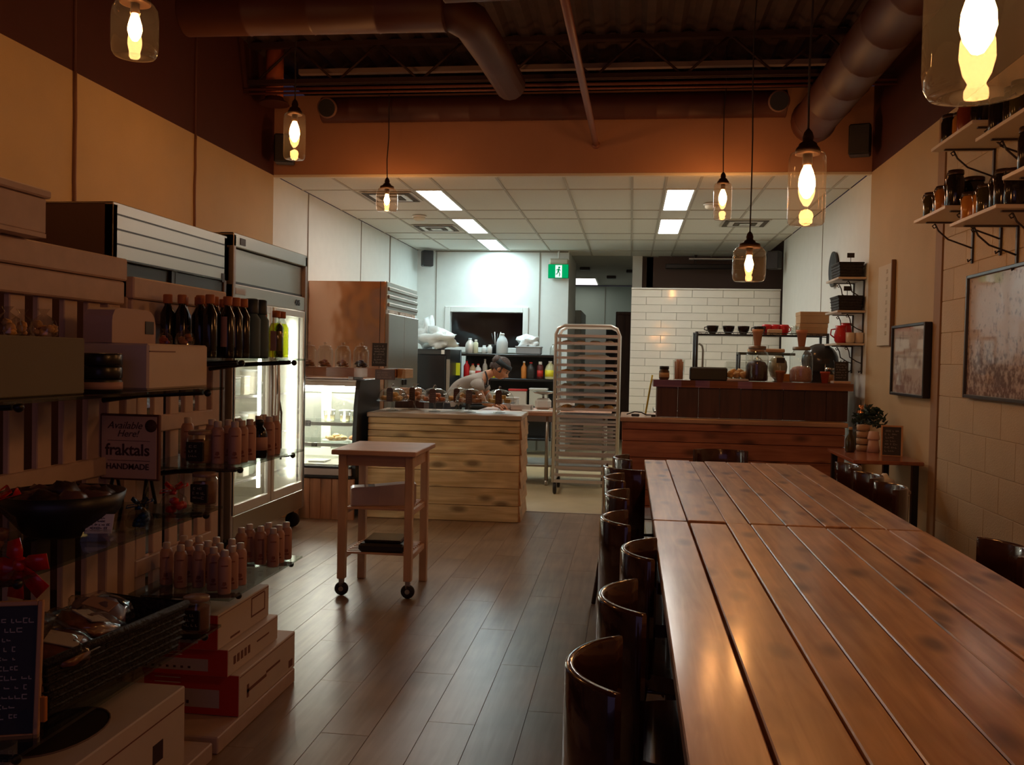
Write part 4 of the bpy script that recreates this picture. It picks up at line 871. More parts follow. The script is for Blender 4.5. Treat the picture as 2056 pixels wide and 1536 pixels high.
def bigjar(x, lb, fill, fh, cup):
    q = thing('glass_canister', lb, 'jar', on_bar(x, 8.22), 0, 'big glass canisters on the bar'); obj('jar_body', MB().lathe(jarsil, 28), glassm, q)
    obj('lid', MB().lathe([(.074, .28), (.076, .285), (.076, .305), (.07, .31), (0, .31)], 24), M('zinc_lid', (.25, .19, .14), .4, metal=.6) if 'zinc_lid' not in bpy.data.materials else bpy.data.materials['zinc_lid'], q)
    obj('contents', MB().lathe([(.085, .004), (.092, .02), (.092, fh*.8), (.07, fh), (.03, fh+.012), (0, fh+.006)], 20), fill, q)
    c = thing('clay_pot', cup, 'pot', (x, 8.22, ZT+.311)); obj('pot_body', MB().lathe([(.028, 0), (.042, .115), (.048, .116), (.050, .145), (.044, .145), (.038, .10), (0, .02)], 18), M('pale_clay', (.66, .36, .22), .8) if 'Left' in cup or 'left' in cup else terra, c)
bigjar(1.10, 'large glass canister of dark chocolate chunks on the bar riser', choc, .17, 'pale clay pot standing on the left canister lid')
bigjar(1.475, 'large glass canister of pinkish salt or sugar on the bar riser', M('pink_crystals', (.46, .25, .20), .7, var=.2, scale=80), .13, 'terracotta pot standing on the right canister lid')
# chunks
for k in range(26):
    pass
for x, y, lb, m in ((1.285, 8.12, 'small brown clay pot between the two big canisters', M('brown_clay', (.34, .13, .06), .7)), (1.66, 8.13, 'small red clay pot right of the pink canister', M('red_clay', (.45, .07, .03), .6))):
    q = thing('clay_pot', lb, 'pot', on_bar(x, y)); obj('pot_body', MB().lathe([(.026, 0), (.036, .08), (.042, .081), (.042, .10), (.036, .10), (.03, .06), (0, .02)], 18), m, q)
    cd = thing('pot_card', 'dark name card on a stick in the '+lb[:20].replace('small ', '').strip(), 'card', (x, y, ZT+.02)); obj('stick', MB().tube([(0, 0, 0), (0, 0, .155)], .0025, 6), chrome, cd); obj('card', MB().box(-.035, .035, -.006, -.003, .145, .19), slate, cd)
q = thing('glass_bowl', 'round greenish glass orb jar behind the small brown pot', 'jar', on_bar(1.30, 8.36)); obj('bowl', MB().lathe([(.03, .02), (.06, .045), (.078, .09), (.083, .13), (.075, .18), (.05, .215), (.03, .23)], 24), M('greenish_glass', (.35, .35, .24), .15), q); obj('foot', MB().lathe([(.05, 0), (.03, .02)], 16), ss, q)
q = thing('napkin_holder', 'orange packets in a holder behind the right canister', 'packet', on_bar(1.37, 8.33)); obj('packet', MB().box(-.05, .05, -.03, .03, 0, .07, c=.006), M('orange_card', (.6, .27, .06), .6), q)
q = thing('spice_jar', 'squat jar of orange contents left of the chalkboard pen holder', 'jar', on_bar(1.735, 8.30)); obj('jar_body', MB().lathe([(.045, 0), (.05, .01), (.05, .09), (.038, .11), (.038, .115)], 18), glassm, q); obj('contents', MB().lathe([(.044, .005), (.046, .07), (0, .075)], 16), M('orange_fill', (.6, .28, .08), .6), q); obj('lid', MB().lathe([(.042, .115), (.042, .13), (0, .135)], 18), chrome, q)
easel_board('small chalkboard standing on a wooden block at the right end of the bar riser', (1.80, 8.15, ZT+.022), 0, .115, .165, .05, ew, 6, 31, True)
o = obj('wooden_block', MB().box(-.07, .07, -.04, .12, 0, .02, c=.003), birch, loc=(1.80, 8.15, ZT)); tag(o, 'thin wooden block under the right hand bar chalkboard', 'block')
q = thing('pen_cup', 'cup of pens behind the bar chalkboard', 'cup', on_bar(1.82, 8.345)); obj('cup', MB().lathe([(.03, 0), (.035, .15)], 14), black, q)
for k in range(4): obj('pen', MB().tube([(0, 0, .05), (-.045+.03*k, 0, .20+.008*(k % 2))], .004, 6), blackm, q)
# coffee machine
t = thing('coffee_grinder', 'dark round topped coffee machine behind the right canister', 'coffee machine', (1.72, 8.66, .907)); obj('body', MB().box(-.12, .12, -.12, .14, 0, .42, c=.03), black, t); obj('hood', MB().ball((0, 0, .52), .165, 20, 12, 1, .9, .95), M('dark_grey_gloss', (.045, .05, .055), .2), t); obj('steel_panel', MB().box(-.08, .08, -.128, -.118, .1, .3, c=.004), ss, t); obj('knob', MB().ball((-.12, -.12, .45), .022, 12, 8), chrome, t)
# tap, cable, yellow handle
t = thing('tap', 'slim chrome tap with a curved spout behind the bar', 'tap', (.74, 9.6, .90)); obj('spout', MB().tube([(0, 0, 0), (0, 0, .62), (-.01, -.01, .66), (-.04, -.03, .68), (-.07, -.05, .67), (-.085, -.06, .62)], .011, 8), ss, t); obj('base', MB().lathe([(.03, 0), (.02, .03), (.014, .05)], 12), ss, t)
t = thing('sink_bench', 'steel sink bench behind the bar riser', 'bench', (1.0, 9.6, 0)); obj('top', MB().box(-.75, .85, -.3, .35, .86, .90, c=.006), ss, t); 
for x in (-.72, .82):
    for y in (-.26, .31): obj('leg', MB().tube([(x, y, 0), (x, y, .86)], .02, 8), ss, t)
o = obj('charging_lead', MB().tube([(0, .01, .01), (.07, 0, .035), (.13, -.02, .03), (.17, -.03, .012), (.24, -.05, .012)], .006, 6), black, loc=(-.02, 8.15, .907)); 
tag(o, 'looped black power cord at the left end of the bar counter', 'cord')
t = thing('power_adapter', 'small black power adapter on the left end of the bar counter', 'adapter', (.06, 8.05, .907)); obj('brick', MB().box(-.04, .03, -.015, .015, 0, .022, c=.005), black, t); obj('plug', MB().box(.13, .17, -.015, .012, 0, .02, c=.004), black, t)
o = obj('yellow_stick', MB().tube([(-.055, 0, 0), (0, .02, .36)], .008, 8), M('yellow_plastic', (.70, .55, .05), .5), loc=(.20, 8.30, .907)); tag(o, 'yellow stick leaning against the left end of the dark riser', 'stick')
# wire rack on the sink bench
t = thing('wire_shelf_rack', 'black wire shelf rack holding black cups and boxes behind the bar', 'rack', (1.22, 9.0, .907)); 
WX, WY, WZ = .60, .16, .775-.0
for x in (-WX, WX):
    for y in (-WY, WY): obj('post', MB().tube([(x, y, 0), (x, y, WZ)], .014, 8), blackm, t)
s = MB()
for k in range(9): s.box(-WX, WX, -WY+2*WY*k/8-.002, -WY+2*WY*k/8+.002, WZ-.022, WZ-.018)
sh = obj('wire_deck', s, blackm, t, kind='stuff')
s = MB().tube([(-WX, -WY, WZ-.005), (WX, -WY, WZ-.005)], .004, 6).tube([(-WX, -WY, WZ-.035), (WX, -WY, WZ-.035)], .004, 6)
for k in range(40): x = -WX+2*WX*k/40; s.tube([(x, -WY, WZ-.005 if k % 2 else WZ-.035), (x+2*WX/40, -WY, WZ-.035 if k % 2 else WZ-.005)], .002, 4)
obj('front_truss', s, blackm, t, kind='stuff')
for x in (-WX, WX): obj('side_rail', MB().tube([(x, -WY, WZ-.01), (x, WY, WZ-.01)], .006, 6), blackm, t)
ZR = .907+WZ-.016
cup_p = [(.028, 0), (.030, .004), (.048, .03), (.056, .065), (.057, .078), (.053, .078), (.045, .035), (0, .012)]
cm = M('black_glaze', (.02, .012, .012), .15)
for k, (x, hd) in enumerate([(.775, 1), (.925, 0), (1.065, 0), (1.215, 1)]):
    q = thing('coffee_cup', '%s black coffee cup from the left on top of the wire rack' % ORD[k], 'cup', (x, 8.95, ZR), 0, 'black cups on the wire rack'); obj('cup_body', MB().lathe(cup_p, 20), cm, q)
    a = PI if hd else PI*.55; obj('handle', MB().tube([(math.cos(a)*.050, math.sin(a)*.050, .066), (math.cos(a)*.075, math.sin(a)*.075, .062), (math.cos(a)*.078, math.sin(a)*.078, .038), (math.cos(a)*.047, math.sin(a)*.047, .03)], .005, 8), cm, q)
for k, (x, z, y) in enumerate([(1.29, .055, 9.02), (1.37, .055, 9.02), (1.45, .05, 9.02)]):
    q = thing('red_cup', '%s red cup from the left behind the small white box on the wire rack' % ORD[k], 'cup', (x, y, ZR)); obj('cup_body', MB().lathe([(.03, 0), (.045, .03), (.05, .085), (.04, .10), (0, .102)], 16), redg, q); obj('handle', MB().tube([(.045, 0, .03), (.06, 0, .045), (.06, 0, .065), (.048, 0, .08)], .005, 8), redg, q)
o = obj('small_box', MB().box(-.065, .065, -.03, .03, 0, .05, c=.003), M('cream_card', (.66, .52, .38), .6), loc=(1.345, 8.90, ZR)); tag(o, 'small cream box in front of the red cups on the wire rack', 'box')
q = thing('water_glass', 'clear glass beside the cardboard boxes on the wire rack', 'glass', (1.535, 8.93, ZR)); obj('glass_body', MB().lathe([(.033, 0), (.038, .085), (.036, .085), (.03, .005)], 16), glassm, q)
for k, lb in enumerate(['lower brown cardboard box on the wire rack', 'upper brown cardboard box stacked on the wire rack']):
    q = thing('cardboard_box', lb, 'box', (1.70-.0, 9.0, ZR+.112*k)); obj('box_body', MB().box(-.125, .125+.012*k, -.12, .12, 0, .103+.004*k, c=.003), card_k, q); obj('lid_edge', MB().box(-.128, .128+.012*k, -.123, .123, .07, .109, c=.003), card_k, q)
t = thing('small_wire_rack', 'small low black wire rack with a wooden tray under the larger rack', 'rack', (1.30, 9.45, .90)); 
for x in (-.22, .20):
    for y in (-.1, .1): obj('post', MB().tube([(x, y, 0), (x, y, .60)], .011, 8), blackm, t)
obj('shelf', MB().box(-.23, .32, -.11, .11, .575, .60, c=.004), M('olive_metal', (.06, .06, .035), .5), t); obj('wooden_tray', MB().box(-.12, .22, -.1, .1, .602, .64, c=.008), wood('warm_tray', (.45, .2, .08), (.55, .27, .12), 0, .5, 15), t)
t = thing('wire_whisk', 'pale hanging wire whisk over the bar', 'whisk', (1.25, 9.30, 1.44)); 
for k in range(5):
    a = PI*k/5; pts = [(math.cos(a)*.055*math.sin(PI*i/8), math.sin(a)*.055*math.sin(PI*i/8), -.15*(1-i/8)) for i in range(9)]; pts = [(math.cos(a)*.06*math.sin(q*PI), math.sin(a)*.06*math.sin(q*PI), -.07+.08*math.cos(q*PI*1.0)) for q in [i/10 for i in range(11)]]
    obj('wire_loop', MB().tube(pts, .004, 6), M('pale_wire', (.75, .72, .55), .4) if 'pale_wire' not in bpy.data.materials else bpy.data.materials['pale_wire'], t)
obj('handle', MB().tube([(0, 0, .01), (0, 0, .035)], .008, 8), ss, t)
# ================================================================ long dining tables
def long_table(label, y0, y1, near):
    x0 = .105; ws = [.135, .150, .090, .138, .148, .095, .135, .139]
    t = thing('dining_table', label, 'table', (x0+.515, (y0+y1)/2, 0), 0, 'long plank dining tables'); x = -.515; L = (y1-y0)/2
    rr = random.Random(int(y0*10))
    for k, w in enumerate(ws):
        g = .0025 if k else 0; dz = rr.uniform(-.004, .002)
        if near and k == 0: dz = .0; 
        if near and k == 1: g = .009; dz = -.004
        obj('plank', MB().box(x+g, x+w-.001, -L+rr.uniform(0, .008), L-(.002 if near else rr.uniform(0, .01)), .722, .76+dz, c=.003), tablew, t); x += w
    for y in (-L+.25, 0, L-.25): obj('cleat', MB().box(-.46, .46, y-.045, y+.045, .68, .721, c=.003), espresso, t)
    for sx in (-1, 1):
        obj('apron', MB().box(sx*.43-.015, sx*.43+.015, -L+.12, L-.12, .60, .72), espresso, t)
        for sy in (-1, 1): obj('leg', MB().box(sx*.42-.04, sx*.42+.04, sy*(L-.16)-.04, sy*(L-.16)+.04, 0, .68, c=.006), espresso, t)
long_table('long plank dining table nearest the camera', 1.0, 3.655, True)
long_table('farther long plank dining table with worn glossy planks in front of the bar', 3.675, 5.93, False)
# ---------------------------------------------------------------- bentwood chairs, local front = +x (seat side), back at -x
def chair_proto(label, loc, rz, grp, H=.80):
    t = thing('dining_chair', label, 'chair', loc, rz, grp)
    R, th = .24, .020; a0 = math.radians(55); N = 16
    def arc(r, z, k): a = -a0+2*a0*k/N; return (-math.cos(a)*r*1.0+.06, math.sin(a)*r*.93, z)
    ou = [arc(R, 0, k) for k in range(N+1)]
    zb, zt = H-.36, H; mb = MB()
    vs = []
    for r, zz in ((R, zb), (R, zt-.008), (R-.004, zt-.001), (R-th+.004, zt), (R-th, zt-.008), (R-th, zb)): vs += [arc(r, zz, k) for k in range(N+1)]
    n = N+1; fs = []
    for i in range(6):
        for k in range(N): j = (i+1) % 6; fs.append((i*n+k, i*n+k+1, j*n+k+1, j*n+k))
    mb.add(vs, fs, True); mb.add(vs, [tuple(i*n for i in range(6)), tuple(i*n+N for i in range(6))[::-1]])
    obj('backrest', mb, chairw, t)
    seat = [(.24*math.cos(2*PI*k/24)*(1 if math.cos(2*PI*k/24) < 0 else .95)+.06, .215*math.sin(2*PI*k/24)) for k in range(24)]
    obj('seat', MB().prism(seat, (.435, .457), 'xy'), chairw, t)
    obj('seat_ring', MB().prism([(a*.93+.004, b*.93) for a, b in seat], (.405, .434), 'xy'), chairw, t)
    for sx, sy in ((-1, -1), (-1, 1), (1, -1), (1, 1)):
        obj('leg', MB().tube([(.06+sx*.155, sy*.145, .41), (.06+sx*.205, sy*.175, 0)], .018, 10, r2=.013), chairw, t)
    obj('stretcher', MB().tube([(.06+.21*math.cos(2*PI*k/20)*.82, .21*math.sin(2*PI*k/20)*.82, .20) for k in range(21)], .008, 6, cap=False), chairw, t)
    return t
L1 = ['nearest curved back chair on the left side of the table', 'second nearest curved back chair on the left side of the table', 'third nearest curved back chair on the left side of the table', 'fourth chair from the camera along the left side of the table',
      'fifth chair from the camera along the left side of the table', 'sixth chair from the camera along the left side of the table']
G = 'curved back chairs around the long tables'
c0 = chair_proto(L1[0], (.065, 1.79, 0), 0, G)
for lb, (x, y, a) in zip(L1[1:], [(.110, 2.32, .05), (.162, 2.91, -.05), (.078, 3.47, .03), (.078, 4.09, 0), (.055, 4.68, .02)]): dup(c0, (x, y, 0), a, lb)
dup(c0, (.085, 5.66, 0), .05, 'farthest curved back chair on the left side, behind the turned chair')
dup(c0, (.045, 5.16, 0), math.radians(38), 'turned chair standing between the far chairs on the left side with its flat back to the camera')['label'] = 'turned chair among the far left chairs showing its back to the camera'
RR = [(1.15, 3.20, 'nearest chair on the wall side, its tall flat back cut by the right edge'), (1.19, 4.72, 'second chair along the wall side of the table'), (1.19, 5.15, 'third chair along the wall side of the table'), (1.19, 5.62, 'farthest chair along the wall side of the table')]
for x, y, lb in RR: dup(c0, (x, y, 0), PI, lb)
dup(c0, (1.20, 2.3, 0), PI, 'chair on the wall side beside the near table beyond the right edge')
dup(c0, (.62, 6.22, 0), -PI/2, 'chair at the far end of the table in front of the bar')
# ---------------------------------------------------------------- kitchen cart
t = thing('kitchen_cart', 'birch wood rolling kitchen cart with two slatted shelves', 'cart', (-1.435, 5.31, 0), .02)
obj('tabletop', MB().box(-.245, .245, -.29, .29, .822, .85, c=.004), birch, t)
for sx in (-1, 1):
    for sy in (-1, 1):
        z0 = .10 if sy < 0 else 0
        obj('leg', MB().box(sx*.195-.023, sx*.195+.023, sy*.215-.023, sy*.215+.023, z0, .822, c=.003), birchV, t)
    obj('side_apron', MB().box(sx*.195-.010, sx*.195+.010, -.192, .192, .745, .822, c=.002), birch, t)
    for z in (.225, .485): obj('shelf_rail', MB().box(sx*.195-.009, sx*.195+.009, -.192, .192, z-.02, z+.012, c=.002), birch, t)
for sy in (-1, 1): obj('apron', MB().box(-.172, .172, sy*.215-.010, sy*.215+.010, .755, .822, c=.002), birch, t)
for z in (.225, .485):
    for k in range(9): obj('slat', MB().box(-.186, .186, -.185+k*.0445, -.163+k*.0445, z+.012, z+.024, c=.002), birch, t)
for sx in (-1, 1):
    cs = obj('caster', MB().box(sx*.195-.014, sx*.195+.014, -.228, -.202, .055, .10, c=.002), ss, t)
    obj('wheel', MB().lathe([(.001, -.013), (.034, -.013), (.040, -.006), (.040, .006), (.034, .013), (.001, .013)], 20, (sx*.195, -.215, .040), R=Matrix.Rotation(PI/2, 3, 'X')), rubber, cs); obj('hub_cap', MB().lathe([(.014, -.016), (.014, .016)], 12, (sx*.195, -.215, .040), R=Matrix.Rotation(PI/2, 3, 'X')), ss, cs)
t = thing('paper_bundle', 'white wedge shaped paper pack on the middle shelf of the cart', 'pack', (-1.44, 5.25, .511), .32)
pf = [(-.18, 0), (.19, 0), (.20, .02), (.20, .125), (.16, .13), (-.05, .112), (-.16, .108), (-.18, .10)]
obj('pack_body', MB().prism(pf, (-.05, .06), 'xz'), M('pack_white', (.62, .50, .46), .45), t); obj('plastic_wrap', MB().prism([(a*1.01, b*1.01) for a, b in [(-.17, .0), (-.02, 0), (-.01, .113), (-.17, .106)]], (-.053, .063), 'xz'), glass('wrap_film', (.9, .9, .92), .1, 1, .10), t)
t = thing('black_case', 'glossy black flat case on the lower shelf of the cart', 'case', (-1.42, 5.25, .251), .05)
obj('case_body', MB().box(-.125, .145, -.13, .15, 0, .05, c=.014), black, t); obj('case_lid', MB().box(-.10, .12, -.10, .13, .05, .066, c=.008), M('black_gloss', (.02, .018, .018), .12), t)

# ================================================================ right wall: shelves, jars, pictures
shw = M('white_shelf_board', (.62, .53, .42), .5)
def wall_shelf(label, y0, y1, z, x0=1.66):
    t = thing('wall_shelf', label, 'shelf', (XR, (y0+y1)/2, z), 0, 'bracket shelves on the right wall'); w = (y1-y0)/2
    obj('shelf_board', MB().box(x0-XR, -.002, -w, w, -.018, 0, c=.002), shw, t); D = XR-x0
    for s in (-1, 1):
        y = s*(w-.07); mb = MB().box(-D+.05, -.004, y-.010, y+.010, -.026, -.019).box(-.012, -.003, y-.010, y+.010, -.26, -.019)
        br = obj('bracket', mb, iron, t)
        pts = [(-D+.10, y, -.03), (-D+.12, y, -.07), (-D*.45, y, -.12), (-.05, y, -.155), (-.012, y, -.17)]
        obj('scroll', MB().tube(pts, .005, 6).tube([(-D+.10, y, -.03), (-D+.085, y, -.042), (-D+.095, y, -.055), (-D+.108, y, -.048)], .004, 6).tube([(-.012, y, -.235), (-.03, y, -.25), (-.032, y, -.235)], .005, 6), iron, br)
    return t
SH = [('lower far bracket shelf with preserve jars on the right wall', 5.20, 5.75, 2.262), ('lower near bracket shelf with preserve jars on the right wall', 4.50, 5.12, 2.150), ('upper far bracket shelf high on the right wall', 4.84, 5.47, 2.625),
      ('upper near bracket shelf under the nearest pendant lamp', 4.12, 4.79, 2.520), ('middle bracket shelf cut by the right edge of the picture', 3.80, 4.44, 2.265)]
for s in SH: wall_shelf(*s)
jarcol = [M('jar_dark_olive', (.05, .04, .015), .12), M('jar_amber', (.38, .15, .03), .12), M('jar_orange', (.48, .20, .04), .12), M('jar_black', (.015, .012, .012), .12), M('jar_red_brown', (.20, .04, .02), .15)]
lidm = M('dark_jar_lid', (.06, .035, .025), .3, metal=.5)
def mason(lb, loc, h, r, m, clamp=False, grp='preserve jars on the right wall shelves'):
    q = thing('preserve_jar', lb, 'jar', loc, 0, grp); obj('jar_body', MB().lathe([(r*.93, 0), (r, .006), (r, h*.74), (r*.84, h*.84), (r*.82, h*.88)], 18), m, q); obj('lid', MB().lathe([(r*.90, h*.87), (r*.92, h*.885), (r*.92, h*.985), (r*.86, h), (0, h)], 18), lidm, q)
    if clamp: obj('wire_clasp', MB().tube([(-r*1.02, 0, h*.6), (-r*1.12, 0, h*.78), (-r*.95, 0, h*.93)], .003, 5), chrome, q)
sn = ['the lower far shelf', 'the lower near shelf', 'the upper far shelf', 'the upper near shelf', 'the middle edge shelf']
specs = [(0, [(.075, .15, 0), (.18, .14, 3), (.28, .15, 1), (.38, .17, 3), (.475, .20, 3)]), (1, [(.075, .15, 2), (.185, .14, 2), (.29, .15, 0), (.40, .17, 3), (.51, .18, 3), (.575, .17, 3)]),
         (2, [(.07, .17, 3), (.19, .15, 1), (.32, .17, 4), (.46, .16, 3)]), (3, [(.08, .17, 3), (.20, .19, 3), (.33, .18, 0), (.47, .16, 4), (.59, .15, 3)]), (4, [(.09, .20, 3), (.22, .17, 2), (.36, .17, 0), (.5, .2, 3)])]
cn = ['dark olive', 'amber', 'orange', 'black', 'red brown']
for si, js in specs:
    lb, y0, y1, z = SH[si]
    for k, (d, h, c) in enumerate(js): mason('%s preserve jar, %s from the far end of %s' % (cn[c], ORD[k], sn[si]), (1.735+.02*(k % 2), y1-d, z+.001), h, .045, jarcol[c], si < 2)
mason('tall black storage jar at the back of the lower near shelf', (1.88, 4.62, 2.151), .17, .06, jarcol[3]); mason('wide black jar at the back of the lower far shelf near its end', (1.88, 5.42, 2.263), .19, .06, jarcol[3])
# pictures
def picture(lb, yf, yn, z0, z1, depth, art, fm, lip=.012):
    t = thing('framed_picture', lb, 'picture', (XR-.004, (yf+yn)/2, z0)); w = (yf-yn)/2; h = z1-z0
    for a, b, c, d in ((-w, -w+.02, 0, h), (w-.02, w, 0, h), (-w+.02, w-.02, 0, .02), (-w+.02, w-.02, h-.02, h)): obj('frame_rail', MB().box(-depth, 0, a, b, c, d, c=.003), fm, t)
    obj('artwork', MB().box(-depth+lip+.004, -.004, -w+.02, w-.02, .02, h-.02), art, t); obj('pane', MB().box(-depth+lip, -depth+lip+.002, -w+.02, w-.02, .02, h-.02), fr_glass, t); return t
def art_mat(name, bg, ink, dens, horizon):
    m, n, l, b = _new(name); b.inputs['Roughness'].default_value = .6
    tc = n.new('ShaderNodeTexCoord'); sx = n.new('ShaderNodeSeparateXYZ'); l.new(tc.outputs['Object'], sx.inputs[0])
    nz = n.new('ShaderNodeTexNoise'); nz.inputs['Scale'].default_value = dens; nz.inputs['Detail'].default_value = 8; l.new(tc.outputs['Object'], nz.inputs['Vector'])
    nl = n.new('ShaderNodeTexNoise'); nl.inputs['Scale'].default_value = 7; l.new(tc.outputs['Object'], nl.inputs['Vector'])
    gz = n.new('ShaderNodeMapRange'); gz.inputs[1].default_value = horizon+.14; gz.inputs[2].default_value = horizon-.2; gz.inputs[3].default_value = -.06; gz.inputs[4].default_value = .14; l.new(sx.outputs[2], gz.inputs[0])
    a1 = n.new('ShaderNodeMath'); a1.operation = 'ADD'; l.new(nz.outputs[0], a1.inputs[0]); l.new(gz.outputs[0], a1.inputs[1])
    a2 = n.new('ShaderNodeMath'); a2.operation = 'MULTIPLY_ADD'; a2.inputs[1].default_value = .35; a2.inputs[2].default_value = -.17; l.new(nl.outputs[0], a2.inputs[0])
    a3 = n.new('ShaderNodeMath'); a3.operation = 'ADD'; l.new(a1.outputs[0], a3.inputs[0]); l.new(a2.outputs[0], a3.inputs[1])
    cr = n.new('ShaderNodeValToRGB'); e = cr.color_ramp.elements; e[0].position = .50; e[0].color = (*bg, 1); e[1].position = .70; e[1].color = (*ink, 1); l.new(a3.outputs[0], cr.inputs[0]); l.new(cr.outputs[0], b.inputs['Base Color']); return m
picture('smaller black framed print beside the long white strip on the right wall', 7.14, 6.36, 1.18, 1.69, .05, art_mat('landscape_print', (.66, .58, .50), (.36, .24, .20), 16, .22), black)
picture('large framed map-like print cut by the right edge of the picture', 5.69, 4.35, 1.215, 1.93, .03, art_mat('map_print', (.64, .52, .45), (.20, .12, .10), 34, .30), M('grey_black_frame', (.06, .06, .065), .3))
t = thing('menu_board', 'long upright cream board with faint lettering on the right wall', 'board', (XR-.002, 7.45, 1.55)); obj('board', MB().box(-.02, 0, -.17, .22, 0, .63, c=.002), M('cream_board', (.60, .50, .35), .7), t); obj('edge_strip', MB().box(-.03, 0, -.19, -.171, -.01, .65, c=.002), M('brown_edge', (.22, .12, .06), .6), t)
s = MB(); rr = random.Random(4)
for k in range(9):
    z = .08+.06*k
    for q in range(2): s.box(-.0215, -.02, -.02-.03*q, .0-.03*q, z, z+.004); s.box(-.0215, -.02, -.02-.03*q, -.016-.03*q, z, z+.03)
obj('faint_lettering', s, M('faint_grey_ink', (.40, .33, .22), .7), t, kind='stuff')
# kitchen wall shelves with baskets
for k, (z, lb) in enumerate([(2.145, 'top white shelf with a black basket at the bulkhead end of the right wall'), (1.86, 'middle white shelf with a black basket at the bulkhead end of the right wall'), (1.58, 'lowest white shelf with red pitchers at the bulkhead end of the right wall')]):
    wall_shelf(lb, 8.12, 8.62, z, 1.745)
def basket(lb, loc, w, d, h, m, rz=0, rim=.008, name='wicker_basket'):
    q = thing(name, lb, 'basket', loc, rz); f = 1.10
    mb = MB(); a = [(-w, -d), (w, -d), (w, d), (-w, d)]
    lo = [Vector((x, y, 0)) for x, y in a]; hi = [Vector((x*f, y*f, h)) for x, y in a]
    for i in range(4):
        j = (i+1) % 4; nrm = ((hi[i]+hi[j])/2); nrm.z = 0; nrm.normalize(); n4 = nrm*.006
        vs = [lo[i], lo[j], hi[j], hi[i], lo[i]-n4, lo[j]-n4, hi[j]-n4, hi[i]-n4]; mb.add(vs, [(0, 1, 2, 3), (4, 7, 6, 5), (0, 4, 5, 1), (3, 2, 6, 7), (0, 3, 7, 4), (1, 5, 6, 2)])
    mb.box(-w, w, -d, d, 0, .006); obj('basket_body', mb, m, q)
    # woven bands
    nb = max(3, int(h/.022))
    wv = MB()
    for b in range(nb):
        t_ = (b+.5)/nb; pts = []
        for i in range(4):
            p, r_ = lo[i].lerp(hi[i], t_), lo[(i+1) % 4].lerp(hi[(i+1) % 4], t_)
            for e in range(10): v = p.lerp(r_, e/10); o_ = .004 if (e+b) % 2 else -.001; c_n = v.copy(); c_n.z = 0; c_n.normalize(); pts.append(v+c_n*o_)
        pts.append(pts[0]); wv.tube(pts, .005, 4, cap=False)
    obj('woven_bands', wv, m, q, kind='stuff')
    obj('rim', MB().tube(hi+[hi[0]], rim, 6, cap=False), m, q); return q
basket('black wicker basket on the top white shelf at the bulkhead', (1.855, 8.30, 2.147), .09, .15, .12, wicker)
basket('black wicker basket on the middle white shelf at the bulkhead', (1.855, 8.30, 1.862), .09, .15, .12, wicker)
for z, lb, px in ((2.147+.125, 'small card on a wire above the top basket', 1.86), (1.862+.125, 'small card on a wire above the middle basket', 1.84)):
    q = thing('card_clip', lb, 'card', (px, 8.2, z)); obj('wire', MB().tube([(0, 0, -.05), (0, 0, .05)], .003, 5), iron, q); obj('card', MB().box(-.03, .03, -.003, .003, .045, .085), slate, q)
for k, (x, y, lb) in enumerate([(1.80, 8.22, 'front red pitcher on the lowest white shelf'), (1.88, 8.38, 'rear red pitcher on the lowest white shelf')]):
    q = thing('pitcher', lb, 'pitcher', (x, y, 1.582)); obj('pitcher_body', MB().lathe([(.04, 0), (.052, .02), (.055, .07), (.042, .12+.03*k), (.046, .15+.03*k), (.04, .148+.03*k), (.035, .1), (0, .02)], 20), redg, q); obj('handle', MB().tube([(-.045, 0, .12), (-.08, 0, .115), (-.085, 0, .07), (-.052, 0, .045)], .006, 8), redg, q)
for k, (x, y) in enumerate([(1.865, 8.16), (1.94, 8.165), (1.90, 8.25)]):
    q = thing('white_mug', '%s white mug from the left beside the red pitchers' % ORD[k], 'mug', (x, y, 1.582), 0, 'white mugs on the lowest shelf'); obj('mug_body', MB().lathe([(.028, 0), (.036, .01), (.038, .09), (.034, .09), (.03, .02), (0, .015)], 18), M('cream_mug', (.72, .62, .50), .3) if 'cream_mug' not in bpy.data.materials else bpy.data.materials['cream_mug'], q); obj('handle', MB().tube([(.036, 0, .07), (.058, 0, .065), (.058, 0, .035), (.036, 0, .03)], .005, 8), bpy.data.materials['cream_mug'], q)
o = obj('round_tray', MB().lathe([(.165, -.015), (.175, 0), (.175, .012), (.15, .004), (0, .004)], 32, R=Matrix.Rotation(-PI/2, 3, 'Y')), black, loc=(XR-.02, 9.35, 2.33)); tag(o, 'round black tray hanging on the right kitchen wall left of the baskets', 'tray')
# paper sack, copper jug
o = obj('paper_sack', MB().blob((0, 0, .2), .11, .25, 12, 9, 1.9, 5, .9, .8), M('tan_sack', (.50, .38, .24), .85), loc=(1.80+.06, 9.15, 1.0)); tag(o, 'tan paper sack standing behind the right end of the bar', 'sack')
q = thing('sack_shelf', 'dark side cabinet behind the right end of the bar', 'cabinet', (1.80, 9.15, 0)); obj('cabinet_body', MB().box(-.12, .15, -.15, .15, 0, .995), espresso, q); obj('door', MB().box(-.11, .14, -.165, -.151, .05, .95, c=.004), espresso, q)
q = thing('copper_jug', 'small shiny copper jug hanging at the right end of the bar', 'jug', (1.915, 7.93, .94)); obj('jug_body', MB().lathe([(.02, 0), (.032, .02), (.034, .06), (.02, .10), (.024, .12)], 16), steel('copper', (.75, .38, .2), .18), q); obj('handle', MB().tube([(.022, 0, .11), (.05, 0, .13), (.055, 0, .06), (.033, 0, .04)], .004, 6), bpy.data.materials['copper'], q); obj('hook', MB().tube([(0, 0, .12), (0, .0, .16), (0, .04, .17)], .003, 5), iron, q)
